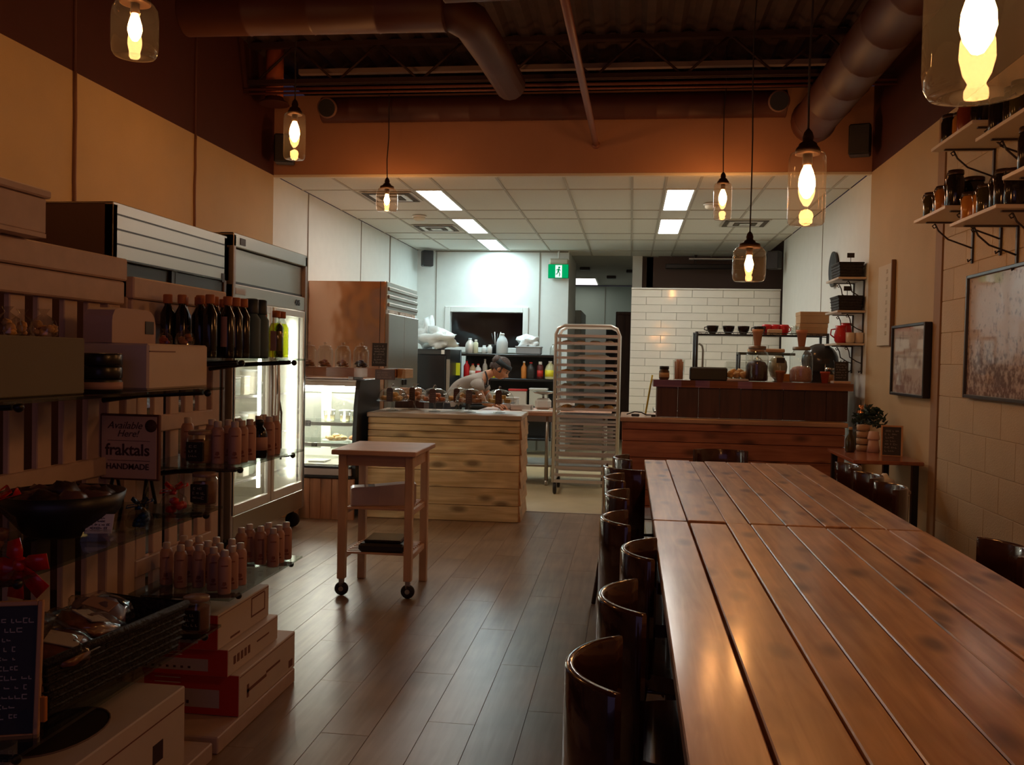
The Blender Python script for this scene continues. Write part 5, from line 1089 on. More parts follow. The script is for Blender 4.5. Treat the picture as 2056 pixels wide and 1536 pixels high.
# side table by the wall
t = thing('side_table', 'small reddish side table against the right wall beyond the dining table', 'table', (1.68, 6.72, 0)); obj('tabletop', MB().box(-.19, .26, -.40, .42, .735, .76, c=.004), wood('red_side_top', (.26, .07, .03), (.36, .12, .05), 1, .25, 14, coat=.4), t)
for sx in (-.15, .22):
    for sy in (-.34, .36): obj('leg', MB().box(sx-.02, sx+.02, sy-.02, sy+.02, 0, .735), blackm, t)
obj('shelf', MB().box(-.15, .22, -.34, .36, .25, .265), blackm, t)
easel_board('chalkboard menu on a wooden stand on the red side table', (1.84, 6.72, .762), -.25, .12, .20, .18, ew, 7, 77, True, True)
q = thing('paper_cup', 'upside down pink paper cup on a stack on the side table', 'cup', (1.775, 6.95, .762)); obj('cup_body', MB().lathe([(.045, 0), (.034, .09), (0, .09)], 18), M('pinkish_cup', (.68, .46, .38), .6), q); obj('cup_stacked', MB().lathe([(.042, .09), (.043, .10), (.034, .15), (0, .15)], 18), bpy.data.materials['pinkish_cup'], q)
q = thing('cup_lids', 'stack of pale lids beside the side table chalkboard', 'lids', (1.72, 7.03, .762)); 
for k in range(4): obj('lid', MB().lathe([(.045, .05*k), (.047, .05*k+.04), (0, .05*k+.045)], 18), M('pale_wood_lid', (.50, .32, .18), .6) if 'pale_wood_lid' not in bpy.data.materials else bpy.data.materials['pale_wood_lid'], q)
q = thing('glass_bottle', 'slim dark bottle at the left of the side table', 'bottle', (1.60, 6.9, .762)); obj('bottle_body', MB().lathe([(.03, 0), (.035, .01), (.035, .09), (.014, .13), (.014, .16)], 16), jarcol[0], q); obj('cork', MB().lathe([(.013, .16), (.015, .18), (0, .18)], 10), kraft, q)
q = thing('potted_plant', 'dark green bushy plant at the back of the side table', 'plant', (1.80, 7.30-.12, .762), 0)
obj('pot', MB().lathe([(.05, 0), (.07, .12), (.075, .125), (.06, .12), (0, .10)], 18), blackm, q)
lf = MB(); rr = random.Random(2); leafm = M('dark_leaf', (.02, .045, .03), .5, var=.3, scale=12)
for k in range(150):
    a = rr.random()*2*PI; e = rr.uniform(-.2, 1.4); R0 = rr.uniform(.05, .13); c = Vector((math.cos(a)*math.cos(e)*R0, math.sin(a)*math.cos(e)*R0, .19+math.sin(e)*R0*1.1))
    u = Vector((rr.uniform(-1, 1), rr.uniform(-1, 1), rr.uniform(-.4, 1))).normalized(); v = u.cross(Vector((rr.random(), rr.random(), .3))).normalized(); L = .03
    lf.add([c-u*L, c+v*L*.45, c+u*L, c-v*L*.45, c+u.cross(v)*.004], [(0, 1, 4), (1, 2, 4), (2, 3, 4), (3, 0, 4)])
obj('foliage', lf, leafm, q, kind='stuff'); obj('stem', MB().tube([(0, 0, .11), (0, 0, .2)], .006, 6), leafm, q)
t = thing('waste_bin', 'dark bin with a pale paper poking out between the side table and the wall chairs', 'bin', (1.60, 6.03, 0)); obj('bin_body', MB().box(-.13, .13, -.13, .13, 0, .60, c=.015), M('dark_bin', (.035, .035, .03), .5), t); obj('rim', MB().box(-.138, .138, -.138, .138, .60, .625, c=.006), M('pale_bin_rim', (.28, .22, .18), .5), t); obj('crumpled_paper', MB().blob((0, 0, .65), .06, .5, 12, 8, .8, 2), paper, t)
# ================================================================ person working at the table
skin = M('skin', (.62, .30, .17), .5); shirt = M('grey_tshirt', (.38, .34, .30), .8, bump=.2, bscale=30); hairm = M('grey_brown_hair', (.10, .075, .07), .6, var=.3, scale=60, bump=.6, bscale=80); apr = M('black_apron', (.02, .017, .017), .7); band = M('dark_teal_headband', (.02, .035, .045), .6)
def skin_mesh(name, verts, edges, radii, root, lv=2):
    me = bpy.data.meshes.new(name); me.from_pydata(verts, edges, []); o = bpy.data.objects.new(name, me); COL.objects.link(o)
    md = o.modifiers.new('skin', 'SKIN'); md.use_smooth_shade = True; sv = me.skin_vertices[0].data
    for i, r in enumerate(radii): sv[i].radius = (r, r) if not isinstance(r, tuple) else r; sv[i].use_root = (i == root)
    s = o.modifiers.new('sub', 'SUBSURF'); s.levels = lv; s.render_levels = lv
    dg = bpy.context.evaluated_depsgraph_get(); m2 = bpy.data.meshes.new_from_object(o.evaluated_get(dg)); bpy.data.objects.remove(o); bpy.data.meshes.remove(me)
    m2.polygons.foreach_set('use_smooth', [True]*len(m2.polygons)); return m2
P0 = Vector((-1.98, 10.15, 0))
def body(pts, sc=1): return [Vector(p) for p in pts]
V = [(0, 0, .88), (.04, 0, .98), (.15, 0, 1.07), (.27, 0, 1.14), (.365, 0, 1.185),            # pelvis spine chest upper chest neck base
     (.42, 0, 1.215), (.47, 0, 1.235),                                                       # neck, head root
     (.30, -.165, 1.115), (.345, -.20, .98), (.40, -.185, .885), (.49, -.15, .87),             # near arm shoulder elbow forearm wrist
     (.30, .165, 1.115), (.355, .20, .98), (.42, .18, .885), (.51, .13, .87),                  # far arm
     (-.01, -.09, .80), (.0, -.10, .46), (-.02, -.10, .08), (.10, -.11, .035),
     (-.01, .09, .80), (.02, .10, .46), (.0, .10, .08), (.12, .11, .035)]
Eg = [(0, 1), (1, 2), (2, 3), (3, 4), (4, 5), (5, 6), (3, 7), (7, 8), (8, 9), (9, 10), (3, 11), (11, 12), (12, 13), (13, 14), (0, 15), (15, 16), (16, 17), (17, 18), (0, 19), (19, 20), (20, 21), (21, 22)]
Rd = [(.13, .15), (.105, .13), (.11, .135), (.105, .14), (.06, .07), (.048, .048), (.05, .05), .062, .047, .036, .026, .062, .047, .036, .026, .095, .062, .042, .03, .095, .062, .042, .03]
t = thing('person', 'person in a grey t-shirt and dark headband bending over the kitchen work table', 'person', P0)
bmz = skin_mesh('body', V, Eg, Rd, 0); bmz.materials.clear()
# paint body faces: skin on head, neck and forearms, shirt on the torso, dark trousers below
for m in (skin, shirt, M('dark_trousers', (.03, .03, .035), .8)): bmz.materials.append(m)
ax = Vector((.385, 0, 1.19))
for p in bmz.polygons:
    c = p.center
    if c.z < .86: i = 2 if (c.x < .2) else 0
    elif (c.x > .36 and abs(c.y) < .12): i = 0
    elif abs(c.y) > .10 and c.z < 1.045 and c.x > .24: i = 0
    else: i = 1
    p.material_index = i
bo = bpy.data.objects.new('body', bmz); COL.objects.link(bo); bo.parent = t
# head: profile facing +x, tilted down
hm = MB(); n = 18; rows = 15; vs = []
R = Matrix.Rotation(math.radians(38), 3, 'Y'); hc = Vector((.545, 0, 1.275))
def headr(th, ph):
    d = Vector((math.sin(th)*math.cos(ph), math.sin(th)*math.sin(ph), math.cos(th)))
    x, y, z = d.x*.098, d.y*.074, d.z*.118
    if z < -.02: x *= 1-.10*(-z-.02)/.1; y *= 1-.35*(-z-.02)/.1; x += .012
    f = max(0, d.x)*math.exp(-(y/.016)**2)
    z_ = z; x += f*(.022*math.exp(-((z_+.022)/.020)**2)+.010*math.exp(-((z_+.06)/.010)**2)+.010*math.exp(-((z_+.095)/.016)**2)+.006*math.exp(-((z_-.03)/.02)**2))
    x -= max(0, d.x)*.010*math.exp(-((z_-.002)/.012)**2)*math.exp(-((abs(y)-.03)/.016)**2)
    return Vector((x, y, z))
for i in range(rows*2+1):
    for k in range(n*2): vs.append(hc+R @ headr(PI*i/(rows*2), 2*PI*k/(n*2)))
m2 = n*2; fs = [(i*m2+k, i*m2+(k+1) % m2, (i+1)*m2+(k+1) % m2, (i+1)*m2+k) for i in range(rows*2) for k in range(m2)]
hm.add(vs, fs, True); head = obj('head', hm, skin, t)
def hp(x, y, z): return tuple(hc+R @ Vector((x, y, z)))
for s in (-1, 1):
    obj('ear', MB().ball(hp(-.005, s*.075, -.01), .026, 10, 8, .75, .35, 1.1, R), skin, head)
    obj('eye', MB().ball(hp(.083, s*.030, .004), .009, 10, 6), M('eye_dark', (.03, .02, .015), .2) if 'eye_dark' not in bpy.data.materials else bpy.data.materials['eye_dark'], head)
    obj('eyebrow', MB().tube([hp(.094, s*.016, .024), hp(.088, s*.034, .027), hp(.074, s*.050, .020)], .004, 6), hairm, head)
obj('mouth', MB().tube([hp(.094, -.018, -.062), hp(.103, 0, -.060), hp(.094, .018, -.062)], .004, 6), M('lip', (.45, .14, .10), .5), head)
# hair cap and bun
hv = []; 
for i in range(13):
    for k in range(24):
        th = PI*.62*i/12; ph = 2*PI*k/24; q = headr(th, ph)*1.10
        if q.x > .045 and q.z < .05: q = q*.86
        hv.append(hc+R @ (q+Vector((-.012, 0, .006))))
hair = MB().add(hv, [(i*24+k, i*24+(k+1) % 24, (i+1)*24+(k+1) % 24, (i+1)*24+k) for i in range(12) for k in range(24)], True)
hair.blob(hp(-.085, 0, .045), .062, .15, 12, 8, .95, 3); hair.blob(hp(-.085, 0, -.03), .045, .15, 12, 8, 1.1, 4); obj('hair', hair, hairm, t)
bpts = []
obj('headband', MB().strip([hp(math.cos(a)*.108-.004, math.sin(a)*.086, .030+.012*math.cos(a)) for a in [i*2*PI/24 for i in range(25)]], [hp(math.cos(a)*.094-.004, math.sin(a)*.078, .085+.0*math.cos(a)) for a in [i*2*PI/24 for i in range(25)]], .003), band, t)
obj('shirt_sleeve', MB().tube([(.30, -.155, 1.12), (.325, -.19, 1.06), (.340, -.20, 1.02)], [.075, .066, .060], 14), shirt, t); obj('shirt_sleeve', MB().tube([(.30, .155, 1.12), (.33, .19, 1.06), (.345, .20, 1.02)], [.075, .066, .060], 14), shirt, t)
obj('apron', MB().strip([(.40, -.11, 1.09), (.30, -.13, .99), (.19, -.15, .90), (.16, -.16, .78), (.15, -.16, .55)], [(.40, .11, 1.09), (.30, .13, .99), (.19, .15, .90), (.16, .16, .78), (.15, .16, .55)], .006), apr, t)
obj('apron_strap', MB().tube([(.40, -.09, 1.09), (.405, -.065, 1.16), (.375, -.045, 1.235), (.37, .045, 1.235), (.405, .065, 1.16), (.40, .09, 1.09)], .010, 8), apr, t)
def hand(wr, s, nm):
    w = Vector(wr); d = Vector((.82, -s*.0+.12*(-s), -.30)).normalized(); side = Vector((0, s, 0)); up = d.cross(side).normalized()
    verts = [w, w+d*.045]; ed = [(0, 1)]; rd = [(.020, .020), (.030, .014)]
    for k, (o_, ln) in enumerate([(-.027, .062), (-.010, .072), (.008, .068), (.025, .052)]):
        i = len(verts); verts += [w+d*.052+side*o_, w+d*(.052+ln*.45)+side*o_*1.15+Vector((0, 0, .004)), w+d*(.052+ln*.8)+side*o_*1.15-Vector((0, 0, .014)), w+d*(.052+ln*.92)+side*o_*1.1-Vector((0, 0, .028))]
        ed += [(1, i), (i, i+1), (i+1, i+2), (i+2, i+3)]; rd += [.009, .0085, .008, .006]
    i = len(verts); verts += [w+d*.02-side*.028, w+d*.05-side*.052-Vector((0, 0, .008)), w+d*.075-side*.054-Vector((0, 0, .02))]; ed += [(0, i), (i, i+1), (i+1, i+2)]; rd += [.011, .010, .007]
    me = skin_mesh(nm, verts, ed, rd, 0, 1); me.materials.clear(); me.materials.append(skin); o = bpy.data.objects.new(nm, me); COL.objects.link(o); o.parent = bo
hand((.49, -.15, .872), -1, 'hand'); hand((.51, .13, .872), 1, 'hand')
for s in (-1, 1): obj('shoe', MB().box(-.07, .17, s*.105-.045, s*.105+.045, 0, .075, c=.02), black, t)

# ================================================================ left retail display
def display_unit(label, y0, y1, ztop, shelves, endpost=True):
    t = thing('display_unit', label, 'display stand', (-1.75, (y0+y1)/2, 0), 0, 'white slatted display stands'); w = (y1-y0)/2
    for s in (-1, 1): obj('post', MB().box(-.05, .02, s*w-(.07 if s > 0 else 0), s*w+(.07 if s < 0 else 0), 0, ztop, c=.004), whitep, t)
    obj('top_rail', MB().box(-.02, .045, -w, w, ztop-.075, ztop, c=.005), whitep, t); obj('top_rail', MB().box(-.02, .038, -w+.005, w-.005, ztop-.155, ztop-.078, c=.005), whitep, t)
    for z in (shelves[1]+.16, shelves[2]+.10, .16): obj('rail', MB().box(-.01, .025, -w+.07, w-.07, z-.06, z, c=.004), whitep, t)
    n = int((2*w-.14)/.115)
    for k in range(n): y = -w+.07+(2*w-.14)*(k+.5)/n; obj('slat', MB().box(-.012, .008, y-.034, y+.034, .16, ztop-.155, c=.003), whitep, t)
    for z in shelves:
        sh = obj('glass_shelf', MB().box(.03, .40, -w+.01, w-.01, z-.008, z), shelfglass, t)
        for y in (-w+.12, w-.10): obj('shelf_bracket', MB().tube([(.02, y, z-.05), (.15, y, z-.030), (.37, y, z-.0155)], .009, 8).ball((.385, y, z-.017), .012, 10, 6), blackm, sh)
        obj('shelf_rail', MB().box(.06, .085, -w+.03, w-.03, z-.03, z-.009, c=.003), blackm, sh)
    obj('plinth', MB().box(-.05, .37, -w+.0, w, 0, .06, c=.004), whitep, t)
    return t
ZA, ZC, ZE, ZB, ZD, ZF = 1.37, .99, .54, 1.273, .872, .47
display_unit('near white slatted display stand with glass shelves in the left foreground', 1.78, 2.93, 1.70, (ZB, ZD, ZF))
display_unit('farther white slatted display stand holding bottles beside the coolers', 2.97, 3.70, 1.645, (ZA, ZC, ZE))
o = obj('wooden_crate', MB().box(-.10, .08, -.30, .05, 0, .012).box(-.10, -.085, -.30, .05, .012, .11, c=.003).box(.065, .08, -.30, .05, .012, .11, c=.003).box(-.085, .065, .035, .05, .012, .11, c=.003).box(-.11, .09, -.31, .06, .112, .135, c=.004), whitep, loc=(-1.73, 2.36, 1.702)); tag(o, 'white wooden crate standing on top of the near display stand', 'crate')
# -- bottles, far unit
def mk(lbs, maker):
    pass
oilp = [(.024, 0), (.026, .006), (.026, .155), (.012, .185), (.012, .203), (.013, .205)]
darkg = M('dark_bottle_glass', (.012, .010, .008), .12); labm = M('pinkish_paper_label', (.50, .30, .25), .7); corkm = M('orange_cork_cap', (.50, .17, .06), .6)
def tall_bottle(lb, x, y, z, lab=True):
    q = thing('oil_bottle', lb, 'bottle', (x, y, z), 0, 'dark bottles on the upper shelf'); obj('bottle_body', MB().lathe(oilp, 16), darkg, q); obj('cap', MB().lathe([(.0155, .192), (.0165, .195), (.0165, .222), (.014, .225), (0, .225)], 14), corkm, q)
    if lab:
        n = 6; obj('label', MB().add([(math.cos(a)*.0265, math.sin(a)*.0265, zz) for zz in (.04, .15) for a in [math.radians(-128+12*i) for i in range(n)]], [(i, i+1, n+i+1, n+i) for i in range(n-1)]), labm, q)
for k, (x, y) in enumerate([(-1.470, 3.20), (-1.465, 3.26), (-1.462, 3.32)]): tall_bottle('%s from the left of three labelled dark bottles beside the teal packages' % ORD[k], x, y, ZA)
for k, (x, y) in enumerate([(-1.49, 3.10), (-1.55, 3.15), (-1.61, 3.13), (-1.66, 3.12), (-1.53, 3.22), (-1.60, 3.24), (-1.66, 3.24), (-1.56, 3.36), (-1.64, 3.38)]): tall_bottle('dark cork topped bottle, %s in the tight group behind the foil bags' % ORD[k], x, y, ZA, False)
tealm = M('teal_wrap', (.05, .11, .15), .6)
for k, (x, y) in enumerate([(-1.46, 3.39), (-1.455, 3.46), (-1.535, 3.46)]):
    q = thing('teal_bottle', '%s teal wrapped bottle between the dark bottles and green oil' % ORD[k], 'bottle', (x, y, ZA), 0, 'teal bottles'); obj('bottle_body', MB().lathe([(.033, 0), (.035, .01), (.035, .15), (.022, .17), (.022, .175)], 16), tealm, q); obj('cap', MB().lathe([(.026, .172), (.027, .175), (.027, .225), (.02, .23), (0, .23)], 16), M('dark_teal_cap', (.025, .045, .06), .5) if 'dark_teal_cap' not in bpy.data.materials else bpy.data.materials['dark_teal_cap'], q)
oilg = glass('green_olive_oil', (.86, .90, .16), .03)
for k, (x, y) in enumerate([(-1.425, 3.555), (-1.43, 3.625), (-1.50, 3.60)]):
    q = thing('olive_oil_bottle', '%s bottle of glowing green olive oil at the end of the upper shelf' % ORD[k], 'bottle', (x, y, ZA), 0, 'olive oil bottles'); obj('bottle_body', MB().lathe([(.026, 0), (.029, .006), (.029, .125), (.013, .155), (.013, .172)], 18), glassm, q)
    obj('oil', MB().lathe([(.0255, .004), (.027, .008), (.027, .124), (.018, .142), (0, .143)], 18), oilg, q); obj('cap', MB().lathe([(.0155, .165), (.0165, .168), (.0165, .192), (0, .194)], 14), corkm, q); obj('label', MB().box(-.012, .012, -.0305, -.0295, .03, .11), labm, q)
soapm = M('pinkish_soap_bottle', (.52, .30, .24), .5, rnd=.12); soaplab = M('soap_print', (.28, .10, .06), .6); capw = M('pale_cap', (.60, .52, .48), .4)
def soap(lb, x, y, z, grp):
    q = thing('soap_bottle', lb, 'bottle', (x, y, z), 0, grp)
    if 'soap_b' not in tile_m:
        tile_m['soap_b'] = MB().lathe([(.021, 0), (.023, .005), (.023, .118), (.018, .130), (.010, .133)], 16).mesh('bottle_body'); tile_m['soap_b'].materials.append(soapm)
        tile_m['soap_c'] = MB().lathe([(.013, .131), (.0135, .133), (.0135, .150), (.012, .153), (0, .153)], 14).mesh('cap'); tile_m['soap_c'].materials.append(capw)
        mb = MB(); mb.box(-.010, .010, -.0242, -.0225, .022, .028).box(-.012, .012, -.0242, -.0225, .10, .104); mb.prism([(-.008, .035), (0, .03), (.008, .036), (.006, .045), (-.005, .046)], (-.0243, -.0225), 'xz'); tile_m['soap_l'] = mb.mesh('label_print'); tile_m['soap_l'].materials.append(soaplab)
    obj('bottle_body', tile_m['soap_b'], None, q); obj('cap', tile_m['soap_c'], None, q); obj('label_print', tile_m['soap_l'], None, q, rot=(0, 0, .4), kind='stuff'); return q
cE = [(-1.40, 2.99), (-1.405, 3.06), (-1.40, 3.12), (-1.46, 3.03), (-1.47, 3.10), (-1.53, 3.06), (-1.53, 3.13), (-1.59, 3.04), (-1.60, 3.12), (-1.66, 3.07), (-1.46, 3.18), (-1.53, 3.20), (-1.60, 3.20), (-1.395, 3.42), (-1.40, 3.49), (-1.395, 3.56), (-1.46, 3.45), (-1.46, 3.53), (-1.52, 3.40), (-1.52, 3.48), (-1.66, 3.2)]
cE = [(x, y+.06) for x, y in cE]
def rowname(x): return 'front' if x > -1.43 else 'second' if x > -1.50 else 'third' if x > -1.56 else 'fourth' if x > -1.63 else 'back'
cnt = {}
for x, y in cE:
    sec = 'near' if y < 3.32 else 'far'; k = (sec, rowname(x)); cnt[k] = cnt.get(k, -1)+1
    soap('pinkish soap bottle on the low glass shelf, %s in the %s row, %s group' % (ORD[cnt[k]], k[1], sec), x, y, ZE, 'soap bottles on the low glass shelf')
cC = [(-1.40, 3.12), (-1.40, 3.18), (-1.46, 3.11), (-1.46, 3.20), (-1.52, 3.19), (-1.40, 3.25), (-1.455, 3.27), (-1.395, 3.42), (-1.395, 3.48), (-1.45, 3.45), (-1.46, 3.52), (-1.64, 3.24)]
cnt = {}
for x, y in cC:
    sec = 'near' if y < 3.32 else 'far'; k = (sec, rowname(x)); cnt[k] = cnt.get(k, -1)+1
    soap('pinkish soap bottle on the middle glass shelf, %s in the %s row, %s group' % (ORD[cnt[k]], k[1], sec), x, y, ZC, 'soap bottles on the middle glass shelf')
q = thing('dark_bottle', 'dark round bottle with a pale label on the middle glass shelf', 'bottle', (-1.40, 3.34, ZC)); obj('bottle_body', MB().lathe([(.028, 0), (.030, .006), (.030, .09), (.022, .112), (.014, .12), (.014, .13)], 18), darkg, q); obj('cap', MB().lathe([(.016, .128), (.016, .145), (0, .147)], 14), black, q); obj('label', MB().lathe([(.0305, .03), (.0305, .08)], 18), labm, q)
def label_jar(lb, x, y, z, r=.042, h=.11, fill=None):
    q = thing('glass_jar', lb, 'jar', (x, y, z)); obj('jar_body', MB().lathe([(r*.95, 0), (r, .006), (r, h*.78), (r*.88, h*.86), (r*.88, h*.9)], 22), glassm, q); obj('lid', MB().lathe([(r*.93, h*.88), (r*.95, h*.9), (r*.95, h*.985), (r*.88, h), (0, h)], 22), M('clear_brown_lid', (.30, .20, .15), .25) if 'clear_brown_lid' not in bpy.data.materials else bpy.data.materials['clear_brown_lid'], q)
    obj('contents', MB().lathe([(r*.86, .005), (r*.92, .012), (r*.92, h*.70), (0, h*.74)], 18), fill or M('brown_contents', (.22, .10, .06), .7) , q); obj('label', MB().box(-r*.72, r*.72, -r*1.04, -r*.80, h*.12, h*.68, c=.002), slate, q)
    s = scribble(-r*.5, r*.5, h*.2, h*.62, 3, int(x*-100), .0012); s.v = [(v[0], v[1]-r*1.04, v[2]) for v in s.v]; obj('label_writing', s, chalk, q, kind='stuff')
label_jar('glass jar with a black label on the middle glass shelf at its near end', -1.515, 3.09, ZC, .045, .12)
label_jar('glass jar with a black label behind the red bow', -1.42, 2.93, ZD)
label_jar('glass jar with a black label beside the wicker basket', -1.40, 2.84, ZF, .045, .115)
# near unit, shelf B
o = obj('storage_carton', MB().box(-.30, 0, -.40, .0, 0, .145, c=.003), M('olive_grey_carton', (.17, .15, .10), .7), loc=(-1.415, 2.23, ZB+.001)); tag(o, 'olive grey box at the left edge on the top near shelf', 'box')
q = thing('tin_stack', 'round black tins stacked beside the olive grey box with a pale band', 'tin', (-1.478, 2.40, ZB+.001)); m_t = M('black_tin', (.012, .012, .014), .3)
for k in range(3): obj('tin', MB().lathe([(.058, .036*k), (.060, .036*k+.003), (.060, .036*k+.030), (.058, .036*k+.033), (.056, .036*k+.0345), (0, .036*k+.0345)], 24), m_t if k != 0 else black, q)
obj('label', MB().lathe([(.0608, .006), (.0608, .026)], 24), labm, q)
t = thing('white_box', 'long white box with a moulded grip on the top near shelf', 'box', (-1.405, 2.91, ZB+.001)); 
# sits on the near shelf end
obj('box_body', MB().box(-.28, 0, -.38, .0, 0, .137, c=.006), card_w, t); obj('grip_line', MB().box(-.001, .0012, -.375, -.22, .112, .116), M('grip_shadow', (.22, .12, .11), .6), t)
q = thing('paper_bag', 'white rounded carton with a small black tag behind the tins', 'bag', (-1.56, 2.66, ZB+.139)); obj('bag_body', MB().prism([(-.13, 0), (.12, 0), (.12, .06), (.112, .083), (.095, .098), (.07, .105), (-.09, .105), (-.115, .098), (-.127, .08), (-.13, .06)], (-.05, .04), 'yz'), M('bag_paper', (.50, .36, .32), .6), q); obj('tag', MB().box(.0395, .0425, .055, .105, .03, .07), slate, q)
def cello_bag(lb, loc, s, m, seed, bow=None, lay=0, nm='cellophane_bag'):
    q = thing(nm, lb, 'bag', loc); rr = random.Random(seed)
    for k in range(7): obj('sweet', MB().blob((rr.uniform(-.5, .5)*s, rr.uniform(-.4, .4)*s, s*(.28+.30*(k//3))), s*.34, .3, 8, 6, .8, seed+k), m, q)
    n = 16; prof = [(.75, 0), (1.0, .12), (1.02, .6), (.8, 1.15), (.25, 1.55), (.18, 1.65), (.45, 2.0)]; vs = []; fs = []
    for i, (r, z) in enumerate(prof):
        for k in range(n): w = 1+.10*math.sin(k*PI*.9+i*1.3)*(1 if i > 2 else .4); vs.append((math.cos(2*PI*k/n)*r*s*w, math.sin(2*PI*k/n)*r*s*w*.8, z*s))
    for i in range(len(prof)-1):
        for k in range(n): fs.append((i*n+k, i*n+(k+1) % n, (i+1)*n+(k+1) % n, (i+1)*n+k))
    obj('wrapper', MB().add(vs, fs), cello, q)
    if bow:
        bw = obj('bow', MB().ball((0, 0, 1.6*s), s*.16, 10, 7), bow, q); mb = MB()
        for a in (0, 1.3, 2.4, 3.6, 4.9): 
            d = Vector((math.cos(a), math.sin(a)*.6, .35 if a < 3 else -.2)); c0_ = Vector((0, 0, 1.6*s)); mb = MB(); sd = d.cross(Vector((0, 0, 1))).normalized()
            mb.strip([c0_, c0_+d*s*.5+sd*s*.25, c0_+d*s*1.0+sd*s*.22, c0_+d*s*.95+Vector((0, 0, s*.25)), c0_+d*s*.3+Vector((0, 0, s*.2))], [c0_+sd*.001, c0_+d*s*.5-sd*s*.25, c0_+d*s*1.0-sd*s*.22, c0_+d*s*.95-sd*s*.1+Vector((0, 0, s*.25)), c0_+d*s*.3+Vector((0, -.01, s*.2))], .002)
            obj('bow_loop', mb, bow, bw)
    return q
redb = M('red_ribbon', (.60, .012, .008), .3, coat=.4); blueb = M('blue_foil', (.015, .07, .18), .3, metal=.4)
cello_bag('clear cellophane bag of sweets standing on the long white box', (-1.45, 2.84, ZB+.139), .032, bakedd, 3)
cello_bag('small red foil sweet bag on the long white box', (-1.53, 2.86, ZB+.139), .026, M('red_foil', (.40, .06, .04), .3, metal=.3), 13)
for k, (x, y) in enumerate([(-1.47, 2.14), (-1.55, 2.17), (-1.63, 2.12), (-1.49, 2.03)]): cello_bag('%s clear cellophane bag on top of the olive grey box' % ORD[k], (x, y, ZB+.147), .035, bakedm, 30+k)
# near unit, shelf D
q = thing('black_bowl', 'big black bowl of wrapped chocolates on the middle near shelf', 'bowl', (-1.56, 2.36, ZD+.001)); obj('bowl_body', MB().lathe([(.08, 0), (.10, .01), (.15, .07), (.165, .12), (.158, .12), (.14, .07), (.09, .02), (0, .015)], 28), black, q)
rr = random.Random(6)
for k in range(10): a = k*2*PI/9; obj('chocolate', MB().blob((math.cos(a)*.09*(k < 9), math.sin(a)*.09*(k < 9), .10+.02*(k == 9)), .045, .35, 10, 7, .7, 60+k), choc if k % 2 else M('brown_wrap', (.16, .075, .055), .35) if 'brown_wrap' not in bpy.data.materials else (choc if k % 2 else bpy.data.materials['brown_wrap']), q)
cello_bag('big cellophane bag of brown sweets tied with a red bow at the left edge', (-1.60, 2.12, ZD+.001), .075, M('brown_sweets', (.22, .10, .07), .4, var=.3, scale=30), 21, redb)
cello_bag('blue foil gift bag between the bowl and the red bow', (-1.41, 2.50, ZD+.001), .040, blueb, 41, blueb)
cello_bag('gift bag with a big glossy red bow on the middle near shelf', (-1.43, 2.74, ZD+.001), .046, redb, 51, redb)
q = thing('red_bow', 'large matte red ribbon bow hanging at the left edge of the near stand', 'bow', (-1.40, 1.96, .885)); mb = MB()
obj('knot', MB().ball((0, 0, 0), .018, 12, 8), redb, q)
for a, l in ((.2, .07), (1.9, .06), (3.3, .075), (4.6, .08), (5.5, .085)):
    d = Vector((math.cos(a), 0, math.sin(a))); sd = Vector((-d.z, 0, d.x)); mb = MB().strip([sd*-.004, d*l*.5-sd*l*.28, d*l-sd*l*.30], [sd*.004, d*l*.5+sd*l*.28+Vector((0, -.015, 0)), d*l+sd*l*.22], .002); obj('bow_loop', mb, redb, q)
# fraktals sign
t = thing('shop_sign', 'white framed sign reading fraktals handmade on the middle near shelf', 'sign', (-1.645, 2.85, ZD+.001), .0); cm_ = M('sign_card', (.60, .42, .36), .7); ink = M('sign_ink', (.07, .02, .018), .7)
obj('sign_frame', MB().box(-.105, .105, -.004, .012, .085, .305, c=.003), M('sign_frame_brown', (.14, .045, .03), .5), t); fc = obj('sign_card', MB().box(-.097, .097, -.007, -.004, .092, .298), cm_, t)
for s in (-1, 1): obj('stand_leg', MB().tube([(s*.06, .01, .14), (s*.06, .06, 0)], .006, 6).tube([(s*.06, 0, .09), (s*.06, -.02, 0)], .006, 6), blackm, t)
for tx, sz, z, kw in (('fraktals', .054, .185, dict(bold=True)), ('HANDMADE', .027, .130, dict(bold=True)), ('Available', .034, .267, dict(shear=.35)), ('Here!', .032, .240, dict(shear=.35))):
    lettering(tx, sz, ink, t, (-.004 if tx[0] != 'A' else -.015, -.0075, z), (PI/2, 0, 0), depth=.0006, **kw).parent = t
obj('rule', MB().box(-.075, .075, -.0078, -.0068, .216, .2175), ink, t); obj('rule', MB().box(-.075, .075, -.0078, -.0068, .150, .1515), ink, t)
obj('seal', MB().lathe([(.021, 0), (.021, .001), (0, .0012)], 24, (.078, -.0068, .268), R=Matrix.Rotation(PI/2, 3, 'X')), ink, t)
q = thing('name_card', 'white price card on a small stand below the blue foil bag', 'card', (-1.42, 2.30, ZD+.001), .25); R_ = Matrix.Rotation(-.5, 3, 'X'); obj('card', MB().box(-.035, .035, -.001, .001, .02, .075, R=R_), paper, q); obj('stand', MB().prism([(-.04, 0), (.04, 0), (.03, .028), (-.03, .028)], (-.015, .045), 'xz'), glassm, q)
s = scribble(-.026, .026, .03, .068, 4, 5, .0012); s.v = [tuple(R_ @ Vector((v[0], v[1]-.001, v[2]))) for v in s.v]; obj('card_writing', s, ink, q, kind='stuff')
